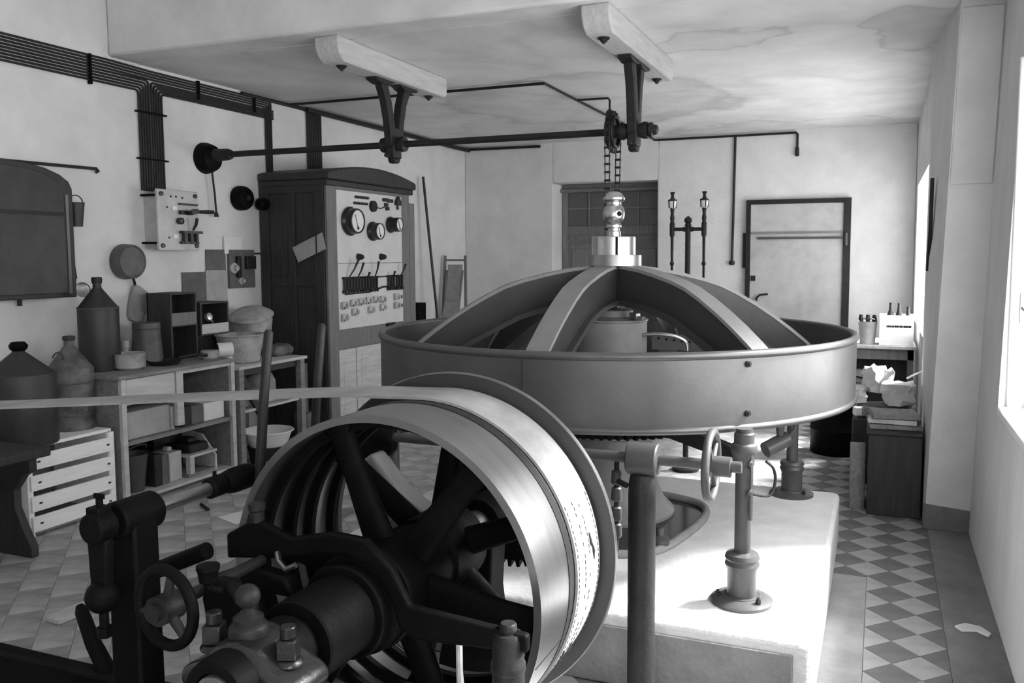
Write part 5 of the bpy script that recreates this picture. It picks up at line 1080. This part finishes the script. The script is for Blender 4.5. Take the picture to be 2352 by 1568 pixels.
b = MB(); b.tube(arc((-4.62, 3.68, 0.985), 0.035, -20, 170, 10, (0, 1, 0), (0, 0, 1)), 0.006, 6); b.build('lug', 'tin_dark', c2)
c1 = can('oil_can', -4.58, 3.40, 0.526, 0.185, 0.93, 1.055, 0.028, 1.075, 'tin_dark', 'broad black oil can with a winged cap beside the flaked can')
b = MB(); b.lathe([(0.030, 1.06), (0.045, 1.075), (0.05, 1.095), (0.035, 1.115), (0, 1.118)], (-4.58, 3.40, 0), n=8); b.build('winged_cap', 'iron_black', c1)
t = thing('low_table', 'dark low table with a curved end board at the picture edge', 'table', (-4.35, 2.8, 0))
MB().box(-4.62, -4.10, 2.62, 3.20, 0.54, 0.59).build('top', 'wood_dark', t, bevel=0.01)
P = [(-4.58, 0.54), (-4.14, 0.54), (-4.14, 0.47), (-4.20, 0.44), (-4.27, 0.36), (-4.27, 0.26), (-4.22, 0.16), (-4.16, 0.06), (-4.16, 0), (-4.56, 0), (-4.56, 0.10), (-4.50, 0.25), (-4.52, 0.42)]
for y in (3.10, 2.68):
    b = MB(); b.prism(P, (0, y, 0), (1, 0, 0), (0, 0, 1), (0, 0.045, 0)); b.build('end_board', 'wood_dark', t, bevel=0.006)
MB().box(-4.55, -4.50, 2.7, 3.1, 0.30, 0.38).build('stretcher', 'wood_dark', t)
tag(MB().box(-3.37, -3.27, 2.56, 2.98, 0.001, 0.024, rz=radians(-4)).build('floor_plank', 'wood_light', bevel=0.003), 'pale plank lying on the tiles near the shifter stand', 'plank')
tag(MB().box(-3.10, -3.02, 2.80, 4.4, 0.001, 0.025).build('floor_plank', 'wood_grey', bevel=0.003), 'long grey plank on the tiles beside the pulley', 'plank')
o = MB(); o.cyl((-4.02, 4.17, 0.012), (-3.90, 4.10, 0.012), 0.011, n=8); tag(o.build('iron_bar', 'iron_dark'), 'short dark iron bar lying on the tiles before the bench', 'bar')
b = MB(); b.prism([(-3.75, 4.02), (-3.55, 3.95), (-3.50, 4.12), (-3.68, 4.20)], (0, 0, 0.001), (1, 0, 0), (0, 1, 0), (0, 0, 0.004)); tag(b.build('paper_scrap', 'paper'), 'pale sheet of paper lying on the tiles before the bench', 'paper')
b = MB(); b.prism([(0.335, 3.94), (0.36, 3.90), (0.42, 3.92), (0.46, 3.88), (0.475, 3.91), (0.44, 3.97), (0.38, 3.985)], (0, 0, 0.001), (1, 0, 0), (0, 1, 0), (0, 0, 0.012)); tag(b.build('paper_scrap', 'paper', bevel=0.004), 'crumpled pale scrap on the dark floor border below the window', 'paper')

# ------------------------------------------------------------------ far corner by the cabinet
o = MB(); o.tube([(-5.02, 8.86, 2.52), (-4.90, 8.92, 1.0), (-4.82, 8.95, 0.0)], 0.016, 10); tag(o.build('long_pole', 'wood_dark'), 'long dark pole leaning on the wall behind the cabinet', 'pole')
t = thing('folding_chair', 'folded deck chair leaning in the far corner', 'chair', (-4.85, 9.4, 0))
for x0, x1 in ((-5.04, -5.07), (-4.76, -4.70)):
    b = MB(); b.tube([(x0, 9.42, 1.60), ((x0+x1)/2, 9.36, 0.8), (x1, 9.28, 0.0)], 0.019, 8); b.build('frame_leg', 'wood_mid', t)
for x0, x1 in ((-5.01, -4.97), (-4.79, -4.80)):
    b = MB(); b.tube([(x0, 9.40, 1.42), (x1, 9.24, 0.7), (x1, 9.20, 0.0)], 0.015, 8); b.build('cross_leg', 'wood_mid', t)
b = MB(); b.cyl((-5.04, 9.415, 1.545), (-4.76, 9.415, 1.545), 0.011, n=8); b.build('top_rung', 'wood_mid', t)
b = MB(); secs = [[(-4.985, y, z), (-4.785, y, z), (-4.785, y+0.006, z), (-4.985, y+0.006, z)] for y, z in ((9.39, 1.49), (9.37, 1.3), (9.30, 1.05), (9.22, 0.88), (9.16, 0.80))]
b.sweep(secs); b.build('canvas', 'cloth_grey', t)
tag(MB().box(-5.08, -4.90, 8.50, 8.68, 0, 0.0+1.06).build('dark_case', 'iron_black', bevel=0.01), 'narrow black upright case behind the switch cabinet', 'case')

# twin lubricator stand behind the flywheel
lx, ly = -1.318, 6.20
t = thing('lubricator_stand', 'H-shaped stand with two glass sight lubricators behind the flywheel', 'lubricator', (lx, ly, 0))
b = MB(); b.cyl((lx, ly, 0.05), (lx, ly, 1.80), 0.021, n=16); b.lathe([(0.10, 0), (0.10, 0.02), (0.03, 0.05)], (lx, ly, 0), n=20); b.build('column', 'iron_dark', t)
b = MB(); b.lathe([(0.018, 1.80), (0.026, 1.815), (0.018, 1.83), (0.030, 1.845), (0.026, 1.865), (0.0, 1.885)], (lx, ly, 0), n=16); b.build('finial', 'iron_dark', t)
b = MB(); b.cyl((lx-0.116, ly, 1.787), (lx+0.116, ly, 1.787), 0.013, n=12)
for dx in (-0.03, 0.03): b.cyl((lx+dx-0.008, ly, 1.787), (lx+dx+0.008, ly, 1.787), 0.018, n=12)
b.build('crossbar', 'iron_dark', t)
for s in (-1, 1):
    x = lx+s*0.117
    b = MB(); b.lathe([(0.009, 0.9), (0.009, 1.52), (0.018, 1.535), (0.010, 1.555), (0.012, 1.73), (0.020, 1.745), (0.020, 1.83), (0.014, 1.84), (0.018, 1.87), (0.012, 1.90), (0.018, 1.94)], (x, ly, 0), n=16); b.build('drip_tube', 'iron_dark', t)
    b = MB(); b.lathe([(0.022, 1.945), (0.028, 1.99), (0.026, 1.992)], (x, ly, 0), n=16); gl = b.build('sight_glass', 'dial', t)
    for a in (30, 120, 210, 300):
        q = MB(); q.cyl((x+0.026*cos(radians(a)), ly+0.026*sin(radians(a)), 1.942), (x+0.029*cos(radians(a)), ly+0.029*sin(radians(a)), 1.996), 0.004, n=6); q.build('guard_bar', 'iron_dark', gl)
    b = MB(); b.lathe([(0.034, 1.992), (0.034, 2.002), (0.018, 2.008), (0.012, 2.02), (0.012, 2.045), (0.0, 2.046)], (x, ly, 0), n=16); b.cyl((x-0.016, ly, 2.052), (x+0.016, ly, 2.052), 0.007, n=8); b.build('cap', 'iron_dark', t)

# ------------------------------------------------------------------ aisle: box, pile, table with crate and bucket
t = thing('plywood_case', 'large plain dark case standing on the floor behind the pier', 'case', (0.12, 5.72, 0))
MB().box(-0.045, 0.262, 5.52, 5.95, 0.0, 0.505).build('case_body', 'wood_dark', t, bevel=0.006)
MB().box(-0.055, 0.262, 5.50, 5.97, 0.505, 0.525).build('case_lid', 'wood_dark', t, bevel=0.004)
b = MB(); b.box(-0.15, -0.06, 5.62, 5.66, 0.0, 0.42, rz=radians(8)); tag(b.build('leaning_board', 'wood_grey', bevel=0.003), 'rough board leaning on the dark case', 'board')
b = MB(); b.box(-0.14, -0.065, 5.70, 5.90, 0.0, 0.20); tag(b.build('wood_block', 'wood_light', bevel=0.01), 'pale wood block beside the dark case', 'block')
for k, (z, w, rz, m, lab) in enumerate(((0.527, 0.30, 4, 'wood_grey', 'lowest grey board of the pile on the dark case'), (0.560, 0.28, -5, 'wood_light', 'pale middle board of the pile on the dark case'), (0.592, 0.27, 7, 'wood_grey', 'topmost short board on the dark case'))):
    tag(MB().box(0.10-w/2, 0.10+w/2, 5.58, 5.92-0.05*k, z, z+0.028, rz=radians(rz)).build('pile_board', m, bevel=0.003), lab, 'board', 'boards piled on the dark case')
tag(MB().box(-0.16, 0.27, 6.25, 6.85, 0.0, 0.46).build('tool_chest', 'wood_dark', bevel=0.01), 'low dark chest under the white packages', 'chest')
def lump(name, m, label, cat, c, sz, rot=0, bev=0.03, tilt=0):
    b = MB(); M_ = Matrix.Rotation(radians(rot), 3, 'Z') @ Matrix.Rotation(radians(tilt), 3, 'Y'); b.obox(c, sz, M_); return tag(b.build(name, m, bevel=bev, seg=3), label, cat)
def crumple(label, c, sz, rot, seed, amp=0.16):
    """folded paper package: a faceted box pushed about at its corners and edges"""
    rr = random.Random(seed); n = 4; V = {}; F = []; M_ = Matrix.Rotation(radians(rot), 3, 'Z'); b = MB()
    def vid(i, j, k):
        if (i, j, k) not in V:
            p = Vector(((i/n-0.5)*sz[0], (j/n-0.5)*sz[1], (k/n-0.5)*sz[2])); e = (i in (0, n))+(j in (0, n))+(k in (0, n))
            q = Vector([rr.uniform(-1, 1)*amp*s for s in sz])*(0.55 if e == 1 else 0.8)
            if k == 0: q.z = 0
            p *= 1-0.10*(e == 3); V[(i, j, k)] = (len(V), Vector(c)+M_ @ (p+q))
        return V[(i, j, k)][0]
    for a in range(n):
        for d in range(n):
            for s in (0, n):
                F.append((vid(s, a, d), vid(s, a+1, d), vid(s, a+1, d+1), vid(s, a, d+1)))
                F.append((vid(a, s, d), vid(a+1, s, d), vid(a+1, s, d+1), vid(a, s, d+1)))
                F.append((vid(a, d, s), vid(a+1, d, s), vid(a+1, d+1, s), vid(a, d+1, s)))
    b.add([v[1] for v in sorted(V.values(), key=lambda t_: t_[0])], F)
    return tag(b.build('white_package', 'paper', smooth=25), label, 'package')
crumple('crumpled white package highest on the low chest', (0.0, 6.56, 0.70), (0.17, 0.20, 0.17), 25, 3)
pk = crumple('broad white package with a dark slot next to the pier', (0.14, 6.45, 0.625), (0.18, 0.22, 0.15), -10, 5)
crumple('small white package close to the flywheel rim', (-0.14, 6.46, 0.60), (0.11, 0.14, 0.11), 15, 9)
lump('scrap_wood', 'wood_grey', 'grey offcut at the front edge of the low chest', 'offcut', (0.06, 6.32, 0.50), (0.32, 0.08, 0.05), 5, 0.008, 6)
lump('scrap_wood', 'wood_mid', 'dark offcut lying under the white packages', 'offcut', (0.04, 6.48, 0.515), (0.34, 0.14, 0.06), -8, 0.01, -3)
lump('scrap_wood', 'paper', 'small pale chips box at the front corner of the low chest', 'offcut', (-0.11, 6.31, 0.505), (0.09, 0.06, 0.06), 20, 0.01)
t = thing('paint_table', 'old table against the window wall holding a white crate and a bucket', 'table', (0.03, 8.5, 0))
MB().box(-0.32, 0.31, 8.15, 8.95, 0.755, 0.785).build('top', 'wood_light', t, bevel=0.004)
MB().box(-0.30, 0.29, 8.18, 8.20, 0.66, 0.755).build('apron', 'wood_mid', t)
for x in (-0.29, 0.24):
    for y in (8.18, 8.88): MB().box(x, x+0.05, y, y+0.05, 0, 0.755).build('leg', 'wood_mid', t)
MB().box(-0.28, 0.28, 8.35, 8.37, 0.05, 0.66).build('back_board', 'wood_dark', t)
tag(MB().box(-0.27, -0.10, 8.22, 8.34, 0.0, 0.55).build('pale_board', 'cloth_grey', bevel=0.01), 'grey slab leaning under the table with the white crate', 'slab')
t = thing('bottle_crate', 'white wooden crate with a dark slot full of bottles', 'crate', (0.14, 8.33, 0.786))
MB().box(0.0, 0.285, 8.22, 8.235, 0.786, 0.945).build('slat', 'wood_white', t); MB().box(0.0, 0.285, 8.22, 8.235, 0.965, 1.055).build('slat', 'wood_white', t)
for x in (0.0, 0.265): MB().box(x, x+0.02, 8.235, 8.46, 0.786, 1.055).build('side', 'wood_white', t)
MB().box(0.0, 0.285, 8.46, 8.475, 0.786, 1.055).build('back', 'wood_white', t); MB().box(0.02, 0.265, 8.235, 8.46, 0.786, 0.80).build('bottom', 'wood_white', t)
for x, y, h_, lab in ((0.09, 8.31, 1.165, 'dark bottle tallest at the open end of the white crate'), (0.16, 8.33, 1.16, 'dark bottle in the middle of the white crate'), (0.235, 8.31, 1.13, 'short dark bottle at the pier end of the white crate')):
    b = MB(); b.lathe([(0.032, 0.80), (0.034, 0.81), (0.034, h_-0.12), (0.016, h_-0.07), (0.012, h_-0.02), (0.015, h_), (0, h_)], (x, y, 0), n=16); tag(b.build('bottle', 'bakelite'), lab, 'bottle', 'bottles in the white crate')
t = thing('brush_bucket', 'pale bucket beside the white crate', 'bucket', (-0.09, 8.33, 0.786))
b = MB(); b.lathe([(0.065, 0.786), (0.082, 0.985), (0.086, 0.99), (0.076, 0.985), (0.06, 0.80), (0, 0.80)], (-0.10, 8.33, 0), n=24); b.build('pail', 'cloth_light', t)
b = MB(); b.tube(arc((-0.10, 8.33, 0.985), 0.082, 20, 120, 8, (1, 0, 0), (0, -0.9, 0.45)), 0.004, 6); b.build('bail', 'iron_grey', t)
for x, y, x2, lab in ((-0.13, 8.34, -0.16, 'dark brush leaning out of the pale bucket toward the door'), (-0.10, 8.33, -0.10, 'dark brush upright in the pale bucket'), (-0.06, 8.33, -0.045, 'dark brush in the pale bucket next to the crate')):
    b = MB(); b.tube([(x, y, 0.81), (x+(x2-x)*0.5, y, 0.96), (x2, y, 1.01), (x2, y, 1.05)], [0.008, 0.010, 0.022, 0.016], 8); tag(b.build('brush', 'iron_dark'), lab, 'brush', 'brushes in the pale bucket')
t = thing('oil_drum', 'black drum standing behind the flywheel near the aisle', 'drum', (-0.31, 7.25, 0))
b = MB(); b.lathe([(0.20, 0), (0.205, 0.01), (0.205, 0.19), (0.212, 0.20), (0.205, 0.21), (0.205, 0.40), (0.212, 0.41), (0.205, 0.42), (0.205, 0.60), (0.20, 0.61), (0.195, 0.60), (0, 0.595)], (-0.30, 7.22, 0), n=40); b.build('drum_shell', 'iron_black', t)
o = MB(); o.tube([(0.20, 6.7, 0.70), (0.24, 6.6, 0.74), (0.30, 6.55, 0.78), (0.32, 6.6, 0.80)], 0.008, 8); tag(o.build('bent_cane', 'wood_light'), 'thin pale cane leaning from the packages to the pier', 'cane')
# narrow wall-hung strap on the pier
o = MB(); o.prism([(5.83, 2.07), (5.86, 2.07), (5.91, 1.75), (6.06, 1.50), (6.05, 1.49), (5.88, 1.70), (5.85, 1.80)], (0.268, 0, 0), (0, 1, 0), (0, 0, 1), (0.022, 0, 0)); tag(o.build('scythe_blade', 'iron_dark', bevel=0.004), 'thin dark curved blade hanging on the side of the pier', 'blade')
for o in scene.objects:
    if '_w' in o: del o['_w']
